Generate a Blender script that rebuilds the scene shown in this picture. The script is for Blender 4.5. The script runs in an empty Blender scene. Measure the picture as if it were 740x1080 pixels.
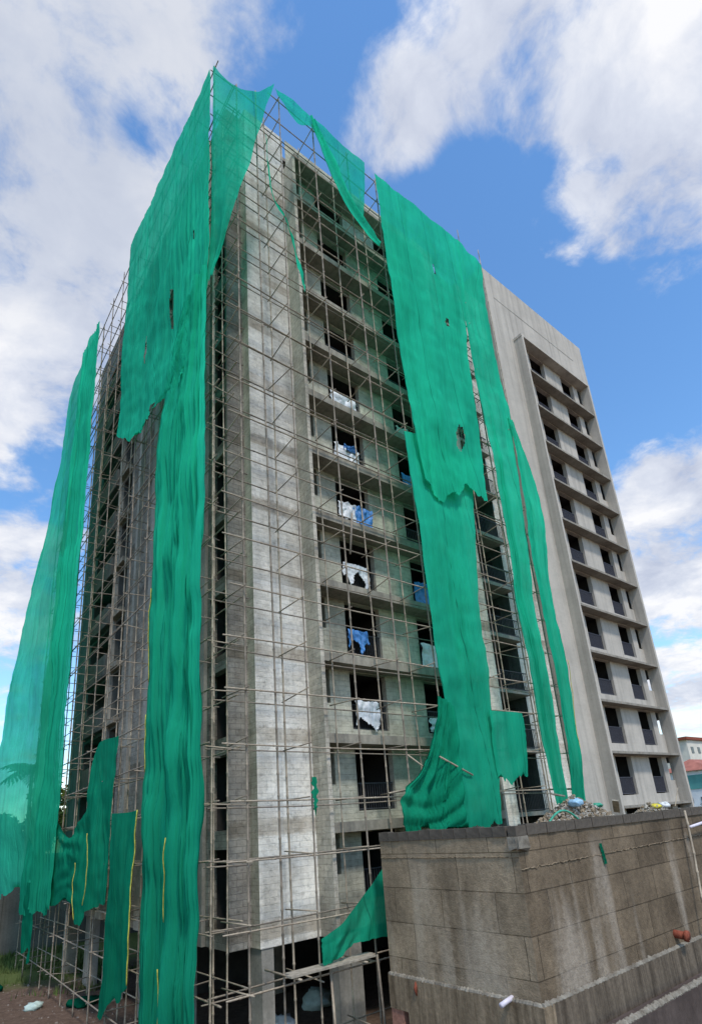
import bpy, math, random
from math import radians, sin, cos, pi
from mathutils import Vector, Matrix, noise
rnd = random.Random(7)
sc = bpy.context.scene
col = sc.collection
GZ = -6.6            # ground height; the photographer's eye is the world origin
FL = 3.04            # storey height

# ------------------------------------------------------------------ helpers
class MB:
    def __init__(s): s.v = []; s.f = []; s.uv = None; s.mi = []
    def box(s, x0, x1, y0, y1, z0, z1, m=0):
        n = len(s.v)
        s.v += [(x0,y0,z0),(x1,y0,z0),(x1,y1,z0),(x0,y1,z0),(x0,y0,z1),(x1,y0,z1),(x1,y1,z1),(x0,y1,z1)]
        q = [(0,3,2,1),(4,5,6,7),(0,1,5,4),(1,2,6,5),(2,3,7,6),(3,0,4,7)]
        s.f += [tuple(n+i for i in t) for t in q]; s.mi += [m]*6; return s
    def quad(s, a, b, c, d, m=0):
        n = len(s.v); s.v += [tuple(a),tuple(b),tuple(c),tuple(d)]; s.f.append((n,n+1,n+2,n+3)); s.mi.append(m); return s
    def tube(s, p, q, r, n=6, r2=None, m=0):
        return s.path([p, q], [r, r if r2 is None else r2], n, m)
    def path(s, pts, rs, n=6, m=0):
        pts = [Vector(p) for p in pts]; k0 = len(s.v)
        for i, p in enumerate(pts):
            d = (pts[min(i+1,len(pts)-1)] - pts[max(i-1,0)]).normalized()
            a = d.cross(Vector((0,0,1)) if abs(d.z) < .9 else Vector((1,0,0))).normalized(); b = d.cross(a)
            for k in range(n):
                t = 2*pi*k/n
                s.v.append(tuple(p + (a*cos(t) + b*sin(t))*rs[i]))
        for i in range(len(pts)-1):
            for k in range(n):
                A = k0+i*n+k; B = k0+i*n+(k+1)%n
                s.f.append((A,B,B+n,A+n)); s.mi.append(m)
        s.f.append(tuple(k0+k for k in range(n))[::-1]); s.mi.append(m)
        e = k0+(len(pts)-1)*n
        s.f.append(tuple(e+k for k in range(n))); s.mi.append(m); return s
    def build(s, name, mat, parent=None, smooth=False, origin=None):
        me = bpy.data.meshes.new(name)
        o = Vector(origin) if origin is not None else Vector((0,0,0))
        base = wpos(parent) if parent is not None else Vector((0,0,0))
        me.from_pydata([tuple(Vector(v)-o) for v in s.v], [], s.f)
        for m in (mat if isinstance(mat, (list,tuple)) else [mat]): me.materials.append(m)
        if any(s.mi): me.polygons.foreach_set('material_index', s.mi)
        if s.uv:
            l = me.uv_layers.new(name='UVMap')
            for lp in me.loops: l.data[lp.index].uv = s.uv[lp.vertex_index]
        if smooth: me.polygons.foreach_set('use_smooth', [True]*len(me.polygons))
        me.update()
        ob = bpy.data.objects.new(name, me); col.objects.link(ob)
        if parent is not None: ob.parent = parent
        ob.location = o - base
        return ob

def wpos(o):
    p = Vector((0,0,0))
    while o is not None: p = p + Vector(o.location); o = o.parent
    return p
def tag(o, label=None, cat=None, group=None, kind=None):
    if label: o['label'] = label
    if cat: o['category'] = cat
    if group: o['group'] = group
    if kind: o['kind'] = kind
    return o
def empty(name, loc, label, cat, group=None):
    o = bpy.data.objects.new(name, None); col.objects.link(o); o.location = loc; o.empty_display_size = .3
    return tag(o, label, cat, group)
def dup(o, loc, parent=None):
    c = o.copy(); col.objects.link(c); c.parent = parent; c.location = loc
    for ch in list(o.children):
        d = ch.copy(); col.objects.link(d); d.parent = c
        for g in list(ch.children):
            e = g.copy(); col.objects.link(e); e.parent = d
    return c

# ------------------------------------------------------------------ materials
class NT:
    def __init__(s, name):
        s.m = bpy.data.materials.new(name); s.m.use_nodes = True
        s.t = s.m.node_tree; s.t.nodes.clear()
        s.out = s.t.nodes.new('ShaderNodeOutputMaterial')
    def n(s, typ, **kw):
        nd = s.t.nodes.new(typ); ins = kw.pop('ins', {})
        for k, v in kw.items(): setattr(nd, k, v)
        for k, v in ins.items(): s.set(nd.inputs[k], v)
        return nd
    def set(s, sock, v):
        if hasattr(v, 'is_linked') or isinstance(v, bpy.types.NodeSocket): s.t.links.new(v, sock)
        else: sock.default_value = v
    def coord(s, sx=1, sy=1, sz=1, kind='Object', loc=(0,0,0)):
        tc = s.n('ShaderNodeTexCoord'); mp = s.n('ShaderNodeMapping')
        s.t.links.new(tc.outputs[kind], mp.inputs['Vector']); mp.inputs['Scale'].default_value = (sx,sy,sz); mp.inputs['Location'].default_value = loc
        return mp.outputs['Vector']
    def noise(s, vec, scale, detail=6, rough=.6):
        return s.n('ShaderNodeTexNoise', ins={'Vector':vec,'Scale':scale,'Detail':detail,'Roughness':rough}).outputs['Fac']
    def ramp(s, fac, stops):
        r = s.n('ShaderNodeValToRGB', ins={'Fac':fac}); e = r.color_ramp.elements
        while len(e) < len(stops): e.new(.5)
        for k, (p, c) in zip(e, stops):
            k.position = p; k.color = (c,c,c,1) if not isinstance(c, tuple) else (*c,1)
        return r.outputs['Color']
    def mix(s, a, b, f, mode='MIX'):
        x = s.n('ShaderNodeMix', data_type='RGBA', blend_type=mode)
        for sock, v in ((x.inputs[0], f), (x.inputs[6], a), (x.inputs[7], b)):
            s.set(sock, (*v,1) if isinstance(v, tuple) and len(v) == 3 else v)
        return x.outputs[2]
    def math(s, op, a, b=0, c=0):
        x = s.n('ShaderNodeMath', operation=op)
        for i, v in enumerate((a,b,c)): s.set(x.inputs[i], v)
        return x.outputs[0]
    def bsdf(s, colr, rough=.9, bump=None, bs=.3, bd=.02, spec=.2):
        b = s.n('ShaderNodeBsdfPrincipled')
        s.set(b.inputs['Base Color'], (*colr,1) if isinstance(colr, tuple) else colr)
        s.set(b.inputs['Roughness'], rough); b.inputs['Specular IOR Level'].default_value = spec
        if bump is not None:
            bp = s.n('ShaderNodeBump', ins={'Strength':bs,'Distance':bd,'Height':bump})
            s.t.links.new(bp.outputs['Normal'], b.inputs['Normal'])
        s.t.links.new(b.outputs[0], s.out.inputs['Surface']); return b
    def wallvec(s):
        # (x + y, z) : bricks and panels run on walls of either direction
        tc = s.n('ShaderNodeTexCoord'); sp = s.n('ShaderNodeSeparateXYZ', ins={'Vector':tc.outputs['Object']})
        a = s.math('ADD', sp.outputs['X'], sp.outputs['Y'])
        c = s.n('ShaderNodeCombineXYZ', ins={'X':a,'Y':sp.outputs['Z']})
        return c.outputs[0], a, sp.outputs['Z']
    def brick(s, vec, w, h, mortar, c1, c2, cm, off=.5, smooth=.1):
        b = s.n('ShaderNodeTexBrick', offset=off)
        for k, v in (('Vector',vec),('Color1',(*c1,1)),('Color2',(*c2,1)),('Mortar',(*cm,1)),('Scale',1.0),('Mortar Size',mortar),('Mortar Smooth',smooth),('Brick Width',w),('Row Height',h)): s.set(b.inputs[k], v)
        return b

def m_plaster(name, base, dark, brickamt=.5, bands=True, streak=.35, bw=.6, bh=.2, bumpk=.6, rough=.8):
    t = NT(name); v, a, z = t.wallvec(); oc = t.coord()
    b = t.brick(v, bw, bh, .012, (1,1,1), (.78,.78,.78), (.55,.55,.55))
    n1 = t.noise(oc, .55, 8, .65); n2 = t.noise(oc, 6, 8, .7); n3 = t.noise(oc, 22, 5, .7)
    c = t.mix(dark, base, t.ramp(n1, [(.36,0.),(.60,1.)]))
    c = t.mix(c, b.outputs['Color'], brickamt, 'MULTIPLY')
    c = t.mix(c, t.ramp(n2, [(.3,.5),(.46,.94),(.7,1.12)]), rough, 'MULTIPLY')
    nb = t.noise(t.coord(1.2,1.2,3.6), 1.6, 8, .75)
    c = t.mix(c, t.ramp(nb, [(.36,.62),(.50,1.)]), rough*.5, 'MULTIPLY')
    # vertical rain streaks
    sv = t.coord(2.6,2.6,.1); st = t.noise(sv, 1.0, 5, .6)
    c = t.mix(c, t.ramp(st, [(.35,.5),(.55,1.)]), streak, 'MULTIPLY')
    if bands:
        # exposed slab-edge band at every floor
        ph = t.math('FRACT', t.math('DIVIDE', t.math('ADD', t.math('ADD', z, 30.44), t.math('MULTIPLY', n2, .25)), FL))
        bm = t.ramp(ph, [(.0,0.),(.02,1.),(.16,1.),(.2,0.)])
        gate = t.ramp(t.noise(oc, .45, 4, .6), [(.36,0.),(.56,1.)])
        c = t.mix(c, t.mix(c, (.55,.50,.44), .8, 'MULTIPLY'), t.math('MULTIPLY', bm, gate))
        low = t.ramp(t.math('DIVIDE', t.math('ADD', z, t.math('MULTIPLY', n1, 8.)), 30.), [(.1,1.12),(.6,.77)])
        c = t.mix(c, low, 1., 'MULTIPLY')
    hgt = t.math('ADD', t.math('ADD', t.math('MULTIPLY', n3, .5), t.math('MULTIPLY', n2, .7)), t.math('MULTIPLY', b.outputs['Fac'], -.35))
    t.bsdf(c, .95, hgt, bumpk, .07, .1); return t.m

def m_concrete(name, base, dark, streak=.4, sc1=.7, bumpk=.35):
    t = NT(name); oc = t.coord(); n1 = t.noise(oc, sc1, 8, .6); n2 = t.noise(oc, 9, 7, .7)
    c = t.mix(dark, base, t.ramp(n1, [(.3,0.),(.65,1.)]))
    c = t.mix(c, t.ramp(n2, [(.3,.7),(.6,1.05)]), .7, 'MULTIPLY')
    st = t.noise(t.coord(3.2,3.2,.12), 1.0, 5, .6)
    c = t.mix(c, t.ramp(st, [(.35,.45),(.58,1.)]), streak, 'MULTIPLY')
    t.bsdf(c, .93, n2, bumpk, .03, .15); return t.m

def m_plain(name, c, rough=.8, var=.25, scale=5, spec=.2, bumpk=.2):
    t = NT(name); oc = t.coord(); n = t.noise(oc, scale, 5, .6)
    k = t.mix(c, t.ramp(n, [(.3,1-var),(.7,1+var)]), 1.0, 'MULTIPLY')
    t.bsdf(k, rough, n, bumpk, .02, spec); return t.m

M = {}
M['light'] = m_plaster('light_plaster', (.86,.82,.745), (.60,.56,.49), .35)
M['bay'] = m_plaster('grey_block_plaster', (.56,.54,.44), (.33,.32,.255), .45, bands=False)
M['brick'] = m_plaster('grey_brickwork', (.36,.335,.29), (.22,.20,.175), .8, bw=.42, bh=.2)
M['block'] = m_plaster('smooth_plaster', (.49,.45,.395), (.42,.388,.342), .05, bands=False, streak=.42, bumpk=.06, rough=.22)
M['flank'] = m_plaster('brown_grey_flank', (.60,.55,.46), (.40,.365,.30), .6, bands=False, bw=.42)
M['conc'] = m_concrete('bare_concrete', (.38,.36,.32), (.24,.225,.195))
M['wledge'] = m_concrete('wing_ledge_concrete', (.34,.31,.265), (.22,.20,.17), .4)
M['concd'] = m_concrete('stained_shaded_concrete', (.13,.135,.125), (.07,.075,.07))  # stained tone that also holds recess and left-face shade in its colour
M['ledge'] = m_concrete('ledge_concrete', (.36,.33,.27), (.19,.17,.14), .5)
M['ironl'] = m_plain('grey_railing_paint', (.065,.065,.08), .6, .2, 9)
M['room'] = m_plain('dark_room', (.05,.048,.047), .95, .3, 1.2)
M['iron'] = m_plain('dark_iron', (.055,.055,.06), .6, .3, 9)
M['white_sheet'] = m_plain('white_plastic_sheet', (.62,.64,.66), .5, .18, 4, .4)
M['blue_sheet'] = m_plain('blue_plastic_sheet', (.06,.22,.52), .5, .3, 4, .4)
M['pale_sheet'] = m_plain('pale_green_sheet', (.42,.52,.48), .6, .2, 4)
M['ropey'] = m_plain('yellow_rope', (.42,.40,.07), .8, .4, 6)
M['pipew'] = m_plain('white_pvc', (.62,.58,.66), .45, .12, 6, .4)
M['rust'] = m_plain('rusty_cast_pipe', (.22,.06,.035), .8, .4, 12)
M['pinkbrick'] = m_plain('pink_brick', (.30,.15,.11), .9, .3, 9)
M['plank'] = m_plain('grey_plank', (.30,.27,.22), .9, .35, 7)

def m_bamboo(name, c1, c2):
    t = NT(name); oc = t.coord(); n = t.noise(oc, .9, 4, .6); n2 = t.noise(oc, 14, 4, .6)
    c = t.mix(c1, c2, t.ramp(n, [(.35,0.),(.65,1.)]))
    c = t.mix(c, t.ramp(n2, [(.3,.7),(.7,1.15)]), .8, 'MULTIPLY')
    t.bsdf(c, .7, n2, .2, .01, .25); return t.m
M['pole'] = m_bamboo('weathered_scaffold_pole', (.44,.37,.28), (.24,.195,.15))
M['poled'] = m_bamboo('dull_scaffold_pole', (.31,.26,.20), (.18,.15,.12))

def m_net(name, colr, trans, see, low_shade=1.):
    # woven shade net: diffuse + translucent cloth, with a constant see-through share for the open weave
    t = NT(name); uv = t.coord(1,1,1,'UV'); oc = t.coord()
    n = t.noise(t.coord(1,1,.45), .35, 3, .5); n2 = t.noise(t.coord(2.2,2.2,.12), 1., 4, .55)
    c = t.mix(colr, tuple(k*.82 for k in colr), t.ramp(n, [(.35,0.),(.65,1.)]))
    c = t.mix(c, t.ramp(n2, [(.32,.80),(.6,1.06)]), .8, 'MULTIPLY')
    sx = t.n('ShaderNodeSeparateXYZ', ins={'Vector':uv})
    seam = t.math('FRACT', t.math('MULTIPLY', sx.outputs['X'], .52))     # sewn seams every 1.9 m
    sm = t.ramp(seam, [(.0,.45),(.012,.5),(.022,1.)])
    c = t.mix(c, sm, .8, 'MULTIPLY')
    ps = t.n('ShaderNodeSeparateXYZ', ins={'Vector':t.n('ShaderNodeNewGeometry').outputs['Position']})
    c = t.mix(c, t.ramp(t.math('ADD', t.math('DIVIDE', t.math('ADD', ps.outputs['Z'], 7.), 28.), t.math('MULTIPLY', t.math('SUBTRACT', n, .5), .5)), [(.05,(.47,.48,.46)),(.75,(1.,1.,1.))]), low_shade, 'MULTIPLY')   # shade of the lower nets put into the colour, deepening downwards
    wr = t.math('ADD', t.noise(t.coord(2.6,2.6,.13), 1.6, 5, .6), t.math('MULTIPLY', t.math('ABSOLUTE', t.math('SUBTRACT', t.noise(t.coord(5.5,5.5,.11), 1.2, 3, .5), .5)), 1.3)); cr = t.noise(t.coord(.9,.9,1.6), 1.4, 5, .6)
    bn = t.math('ADD', t.math('MULTIPLY', wr, 1.), t.math('MULTIPLY', cr, .15))
    bp = t.n('ShaderNodeBump', ins={'Strength':.55,'Distance':.13,'Height':bn})
    d = t.n('ShaderNodeBsdfDiffuse', ins={'Color':c,'Normal':bp.outputs[0]}); tr = t.n('ShaderNodeBsdfTranslucent', ins={'Color':c,'Normal':bp.outputs[0]})
    tp = t.n('ShaderNodeBsdfTransparent', ins={'Color':(*[.25+.75*min(1,k*1.8) for k in colr],1)})
    m1 = t.n('ShaderNodeMixShader', ins={0:trans,1:d.outputs[0],2:tr.outputs[0]})
    sf = t.math('MULTIPLY', t.ramp(t.noise(oc, 1.3, 4, .5), [(.3,.7),(.7,1.25)]), see)
    m2 = t.n('ShaderNodeMixShader', ins={0:sf,1:m1.outputs[0],2:tp.outputs[0]})
    t.t.links.new(m2.outputs[0], t.out.inputs['Surface']); return t.m
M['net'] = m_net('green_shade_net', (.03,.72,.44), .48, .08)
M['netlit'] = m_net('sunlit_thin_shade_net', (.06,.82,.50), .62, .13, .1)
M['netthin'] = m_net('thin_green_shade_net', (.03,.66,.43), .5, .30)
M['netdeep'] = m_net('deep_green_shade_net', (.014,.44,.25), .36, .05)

# ------------------------------------------------------------------ the unfinished tower
Z0 = -0.22                      # underside of the floor ledge at storey 0
def zb(k): return Z0 + FL*k
ROOF = 35.7
tower = empty('apartment_tower', (25, 28, GZ), 'tall unfinished grey concrete apartment tower wrapped in scaffolding and green netting', 'building')

def sheet_holes(mb, axis, c, u0, u1, z0, z1, holes, depth):
    """a wall sheet at axis=c (Y or X) with rectangular openings and their reveals"""
    P = (lambda u, z, d=0: (u, c+d, z)) if axis == 'Y' else (lambda u, z, d=0: (c+d, u, z))
    us = sorted({u0,u1,*[h[0] for h in holes],*[h[1] for h in holes]}); zs = sorted({z0,z1,*[h[2] for h in holes],*[h[3] for h in holes]})
    for i in range(len(us)-1):
        for j in range(len(zs)-1):
            um = (us[i]+us[i+1])/2; zm = (zs[j]+zs[j+1])/2
            if any(h[0] < um < h[1] and h[2] < zm < h[3] for h in holes): continue
            mb.quad(P(us[i],zs[j]), P(us[i+1],zs[j]), P(us[i+1],zs[j+1]), P(us[i],zs[j+1]))
    for hh in holes:
        a, b, lo, hi = hh[:4]; dd = depth; depth_ = hh[4] if len(hh) > 4 else dd
        mb.quad(P(a,lo), P(b,lo), P(b,lo,depth_), P(a,lo,depth_)); mb.quad(P(a,hi), P(a,hi,depth_), P(b,hi,depth_), P(b,hi))
        mb.quad(P(a,lo), P(a,lo,depth_), P(a,hi,depth_), P(a,hi)); mb.quad(P(b,lo), P(b,hi), P(b,hi,depth_), P(b,lo,depth_))
    return mb

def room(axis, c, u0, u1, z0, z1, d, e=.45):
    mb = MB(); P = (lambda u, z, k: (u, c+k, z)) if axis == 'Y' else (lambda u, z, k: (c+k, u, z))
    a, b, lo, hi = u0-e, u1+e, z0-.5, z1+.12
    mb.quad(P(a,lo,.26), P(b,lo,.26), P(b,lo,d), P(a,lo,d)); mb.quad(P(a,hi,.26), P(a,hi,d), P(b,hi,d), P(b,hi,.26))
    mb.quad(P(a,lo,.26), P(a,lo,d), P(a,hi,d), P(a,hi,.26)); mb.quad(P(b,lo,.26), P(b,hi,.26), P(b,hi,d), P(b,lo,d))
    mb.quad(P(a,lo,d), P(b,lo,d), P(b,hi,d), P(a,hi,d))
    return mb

def railing(x0, x1, y, z0, h, step=.115):
    mb = MB()
    for z in (z0+.06, z0+h): mb.box(x0, x1, y-.02, y+.02, z-.022, z+.022)
    n = int((x1-x0)/step)
    for i in range(n+1):
        x = x0 + .03 + (x1-x0-.06)*i/n
        mb.box(x-.011, x+.011, y-.011, y+.011, z0+.06, z0+h)
    return mb

# --- bay with ledges (right-hand face, near part)
BX0, BX1, BY, BF = 11.84, 21.3, 17.04, 16.2
bay_open = [(13.8,15.72), (18.0,19.92)]
bay_slot = [(12.5,12.8), (20.7,21.0)]
hb = []
for k in range(-1, 11):
    z = zb(k)
    for a, b in bay_open: hb.append((a, b, z+.7, z+2.99))
    for a, b in bay_slot: hb.append((a, b, z+1.66, z+2.99))
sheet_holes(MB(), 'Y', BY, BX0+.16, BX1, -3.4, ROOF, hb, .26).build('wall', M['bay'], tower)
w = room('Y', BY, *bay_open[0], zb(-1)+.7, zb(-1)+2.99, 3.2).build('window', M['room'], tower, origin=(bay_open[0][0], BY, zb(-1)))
w['label'] = 'wide dark window opening'
railing(bay_open[0][0], bay_open[0][1], BY+.14, zb(-1)+.7, 1.0).build('railing', M['iron'], w, origin=(bay_open[0][0], BY+.14, zb(-1)+.7))
def dup_part(o, d):
    return dup(o, Vector(o.location)+Vector(d), o.parent)
for k in range(-1, 11):
    for i in (0, 1):
        if (k, i) != (-1, 0): dup_part(w, (bay_open[i][0]-bay_open[0][0], 0, FL*(k+1)))
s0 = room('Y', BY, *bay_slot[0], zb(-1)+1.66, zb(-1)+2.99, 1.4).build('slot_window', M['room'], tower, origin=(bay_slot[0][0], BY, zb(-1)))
for k in range(-1, 11):
    for i in (0, 1):
        if (k, i) != (-1, 0): dup_part(s0, (bay_slot[i][0]-bay_slot[0][0], 0, FL*(k+1)))
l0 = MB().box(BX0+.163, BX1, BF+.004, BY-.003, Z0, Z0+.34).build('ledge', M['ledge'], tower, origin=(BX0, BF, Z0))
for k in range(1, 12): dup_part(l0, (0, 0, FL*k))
MB().box(BX0, BX0+.16, BF, 17.055, -3.4, zb(11)-.003).build('fin', M['flank'], tower)
MB().box(BX1+.003, BX1+.16, BF, 17.055, -3.4, zb(11)-.003).build('fin', M['conc'], tower)
# --- plain plastered pier, its dark flank, and the brick return to the left of it
sheet_holes(MB(), 'Y', 17.06, 9.57, BX0-.003, -3.4, ROOF, [], .2).build('wall', M['light'], tower)
MB().quad((9.57,17.06,-3.4),(9.57,17.6,-3.4),(9.57,17.6,ROOF),(9.57,17.06,ROOF)).quad((9.57,17.06,-3.4),(11.84,17.06,-3.4),(11.84,17.6,-3.4),(9.57,17.6,-3.4)).build('wall', M['flank'], tower)
MB().quad((8.8,17.6,-3.4),(9.57,17.6,-3.4),(9.57,17.6,ROOF),(8.8,17.6,ROOF)).build('wall', M['brick'], tower)
# --- left-hand face
hl = []
for k in range(-1, 12):
    z = zb(k)
    if k < 11: hl += [(17.75,19.1,z+.35,z+2.8), (20.9,22.3,z+.9,z+2.5), (24.15,24.95,z+1.2,z+2.45), (29.9,31.3,z+.3,z+2.85), (32.0,36.3,z+1.25,z+2.85)]
hl = [h for h in hl if h[2] > -3.3]
LX = 8.8
nearh = [h for h in hl if h[1] < 29.5]; farh = [h for h in hl if h[0] > 29.5]
sheet_holes(MB(), 'X', LX, 17.6, 29.8, -3.4, ROOF, nearh, .3).build('wall', M['brick'], tower)
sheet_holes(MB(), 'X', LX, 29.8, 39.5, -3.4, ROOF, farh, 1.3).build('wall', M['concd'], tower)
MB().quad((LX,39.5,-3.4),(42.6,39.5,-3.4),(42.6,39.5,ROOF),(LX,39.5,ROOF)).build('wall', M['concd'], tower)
for y0, y1 in ((25.3,25.9),(27.9,28.25),(31.35,31.95),(19.3,19.8)):
    MB().box(LX-.14, LX-.003, y0, y1, -3.4, ROOF-.2).build('column', M['conc'], tower)
def left_rooms(kind, y0, y1, dz0, dz1, d, mat):
    o = room('X', LX, y0, y1, zb(-1)+dz0, zb(-1)+dz1, d, .1).build(kind, mat, tower, origin=(LX, y0, zb(-1)))
    for k in range(0, 11): dup_part(o, (0, 0, FL*(k+1)))
    return o
for y0, y1, a, b, d in ((17.75,19.1,.35,2.8,2.2),(20.9,22.3,.9,2.5,2.5),(24.15,24.95,1.2,2.45,2.5)):
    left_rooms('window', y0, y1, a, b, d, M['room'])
for y0, y1, a, b in ((29.9,31.3,.3,2.85),(32.0,36.3,1.25,2.85)):
    o = MB()
    o.quad((LX+1.31,y0-.3,zb(-1)+a-.2),(LX+1.31,y1+.3,zb(-1)+a-.2),(LX+1.31,y1+.3,zb(-1)+b+.1),(LX+1.31,y0-.3,zb(-1)+b+.1))
    o = o.build('balcony', M['room'], tower, origin=(LX, y0, zb(-1)))
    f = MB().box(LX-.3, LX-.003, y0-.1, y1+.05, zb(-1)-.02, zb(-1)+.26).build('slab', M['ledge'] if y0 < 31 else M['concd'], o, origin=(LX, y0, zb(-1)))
    if y0 > 31: MB().box(LX-.29, LX-.15, y0, y1, zb(-1)+.263, zb(-1)+1.2).build('parapet', M['concd'], o, origin=(LX, y0, zb(-1)+.26))
    for k in range(0, 11): dup_part(o, (0, 0, FL*(k+1)))
# --- recess between bay and finished wing, inner walls coloured dark for its shade
sheet_holes(MB(), 'Y', 17.0, BX1+.163, 23.4, -3.4, ROOF, [], .2).build('wall', M['light'], tower)
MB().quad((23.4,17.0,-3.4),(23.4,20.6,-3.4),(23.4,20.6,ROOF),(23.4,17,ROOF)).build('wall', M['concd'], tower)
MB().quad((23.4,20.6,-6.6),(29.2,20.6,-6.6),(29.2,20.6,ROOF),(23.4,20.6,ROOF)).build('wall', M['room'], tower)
sheet_holes(MB(), 'Y', 17.5, 26.3, 29.2, -6.6, ROOF, [], .2).build('wall', M['light'], tower)
MB().quad((26.3,17.5,-6.6),(26.3,20.6,-6.6),(26.3,20.6,ROOF),(26.3,17.5,ROOF)).build('wall', M['concd'], tower)
bal = MB().box(23.41, 26.29, 17.1, 20.59, Z0, Z0+.2).build('balcony', M['conc'], tower, origin=(23.4, 17.1, Z0))
railing(23.45, 26.25, 17.18, Z0+.203, 1.0, .13).build('railing', M['iron'], bal, origin=(23.45, 17.18, Z0+.2))
MB().box(26.24, 26.297, 18.2, 19.6, Z0+.9, Z0+2.6).build('opening', M['room'], bal, origin=(26.24, 18.2, Z0+.9))
for k in range(1, 12): dup_part(bal, (0, 0, FL*k))
# --- roof, soffit over the open ground floor, stilt columns
MB().box(9.6, 29.19, 17.62, 39.48, ROOF-.6, ROOF-.35).build('roof', M['conc'], tower)
sf = MB(); sf.quad((LX+.01,17.62,-3.395),(LX+.01,39.4,-3.395),(28.8,39.4,-3.395),(28.8,17.62,-3.395)); sf.quad((BX0,BY,-3.395),(28.8,BY,-3.395),(28.8,17.7,-3.395),(BX0,17.7,-3.395))
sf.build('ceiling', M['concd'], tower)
for x, y, wx, wy in ((9.62,17.09,.42,.7),(12.5,17.1,1.0,.5),(16.6,17.1,.9,.5),(20.4,17.1,.9,.5),(24,17.1,.6,.5),(9.0,21.5,.5,.7),(9.0,25.3,.5,.7),(9.0,29.4,.5,.7),(9.0,33.4,.5,.7),(9.0,37.6,.5,.9),(14,24,.6,.6),(14,30,.6,.6),(14,36,.6,.6)):
    MB().box(x, x+wx, y, y+wy, GZ-.1, -3.4).build('column', M['conc'], tower)
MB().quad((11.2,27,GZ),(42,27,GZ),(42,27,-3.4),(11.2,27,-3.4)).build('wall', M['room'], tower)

# --- finished wing on the right
WX0, WX1, WY, WF, WTOP = 29.2, 42.9, 17.0, 16.3, 38.9
wo = [(33.55,35.5),(37.85,39.65)]; ws = (40.35,40.93); WZ = -.24
def wz(k): return WZ + FL*k
hw = []
for k in range(-1, 11):
    for a, b in wo: hw.append((a, b, wz(k)+.72, wz(k)+2.99))
    hw.append((*ws, wz(k)+1.5, wz(k)+2.99, .09))
sheet_holes(MB(), 'Y', WY, WX0, WX1, GZ, WTOP, hw, .28).build('wall', M['block'], tower)
lw = MB(); lw.quad((WX0,WY,GZ),(WX0,24,GZ),(WX0,24,WTOP),(WX0,WY,WTOP)); lw.build('wall', M['conc'], tower)
ew = MB()
ew.quad((WX1,18.6,GZ),(WX1,39.5,GZ),(WX1,39.5,WTOP),(WX1,18.6,WTOP)); ew.quad((WX1,WY,GZ),(WX1,17.1,GZ),(WX1,17.1,WTOP),(WX1,WY,WTOP))
ew.quad((WX1,17.1,wz(3)+1.3),(WX1,18.6,wz(3)+1.3),(WX1,18.6,WTOP),(WX1,17.1,WTOP))
for k in range(-1, 4): ew.quad((WX1,17.1,wz(k)-.3),(WX1,18.6,wz(k)-.3),(WX1,18.6,wz(k)+1.3),(WX1,17.1,wz(k)+1.3))
ew.build('wall', M['block'], tower)
MB().quad((WX0,WY,WTOP-1.2),(WX1,WY,WTOP-1.2),(WX1,39.5,WTOP-1.2),(WX0,39.5,WTOP-1.2)).build('roof', M['conc'], tower)
MB().quad((WX0,39.5,ROOF),(WX1,39.5,ROOF),(WX1,39.5,WTOP),(WX0,39.5,WTOP)).build('wall', M['conc'], tower)
MB().box(31.8, 32.0, WF, WY-.003, GZ, wz(11)).build('fin', M['block'], tower)
MB().box(40.95, 41.2, WF, WY-.003, GZ, wz(11)).build('fin', M['block'], tower)
wl = MB().box(32.003, 40.947, WF+.03, WY-.003, WZ, WZ+.14).build('ledge', M['wledge'], tower, origin=(32, WF, WZ))
for k in range(1, 11): dup_part(wl, (0, 0, FL*k))
MB().box(31.76, 41.22, WF, WY-.003, wz(11)+.003, wz(11)+.22).build('ledge', M['block'], tower)
MB().box(30.2, 41.0, WY-.012, WY-.002, 36.42, 36.5).build('groove', M['conc'], tower)
# weathered rough edge where the wing meets the recess
ww = room('Y', WY, *wo[0], wz(-1)+.75, wz(-1)+2.99, 3.0).build('window', M['room'], tower, origin=(wo[0][0], WY, wz(-1)))
railing(wo[0][0], wo[0][1], WY+.16, wz(-1)+.75, 1.0, .075).build('railing', M['ironl'], ww, origin=(wo[0][0], WY+.16, wz(-1)+.75))
for k in range(-1, 11):
    for i in (0, 1):
        if (k, i) != (-1, 0): dup_part(ww, (wo[i][0]-wo[0][0] - (.05 if i else 0), 0, FL*(k+1)))

# ------------------------------------------------------------------ scaffolding
LV = [GZ+.96+1.63*j for j in range(25)]     # ledger heights
def pole_mb(p, q, r, seed=0):
    """a scaffold pole with the small bulges of its joints and couplers"""
    p = Vector(p); q = Vector(q); L = (q-p).length; rr = random.Random(seed)
    pts = []; rs = []; s = rr.uniform(.1,.5); pts.append(p); rs.append(r)
    bend = Vector((rr.uniform(-.05,.05), rr.uniform(-.05,.05), 0)) if abs((q-p).normalized().z) > .8 else Vector((0,0,rr.uniform(-.07,.03)))
    while s < L-.1:
        c = p+(q-p)*(s/L)+bend*sin(pi*s/L*2)
        for d, k in ((-.045,1.0),(-.02,1.32),(.02,1.32),(.045,1.0)):
            pts.append(c+(q-p)*(d/L)); rs.append(r*k)
        s += rr.uniform(.5,.95)
    pts.append(q); rs.append(r*.9)
    return MB().path(pts, rs, 5)

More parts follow.
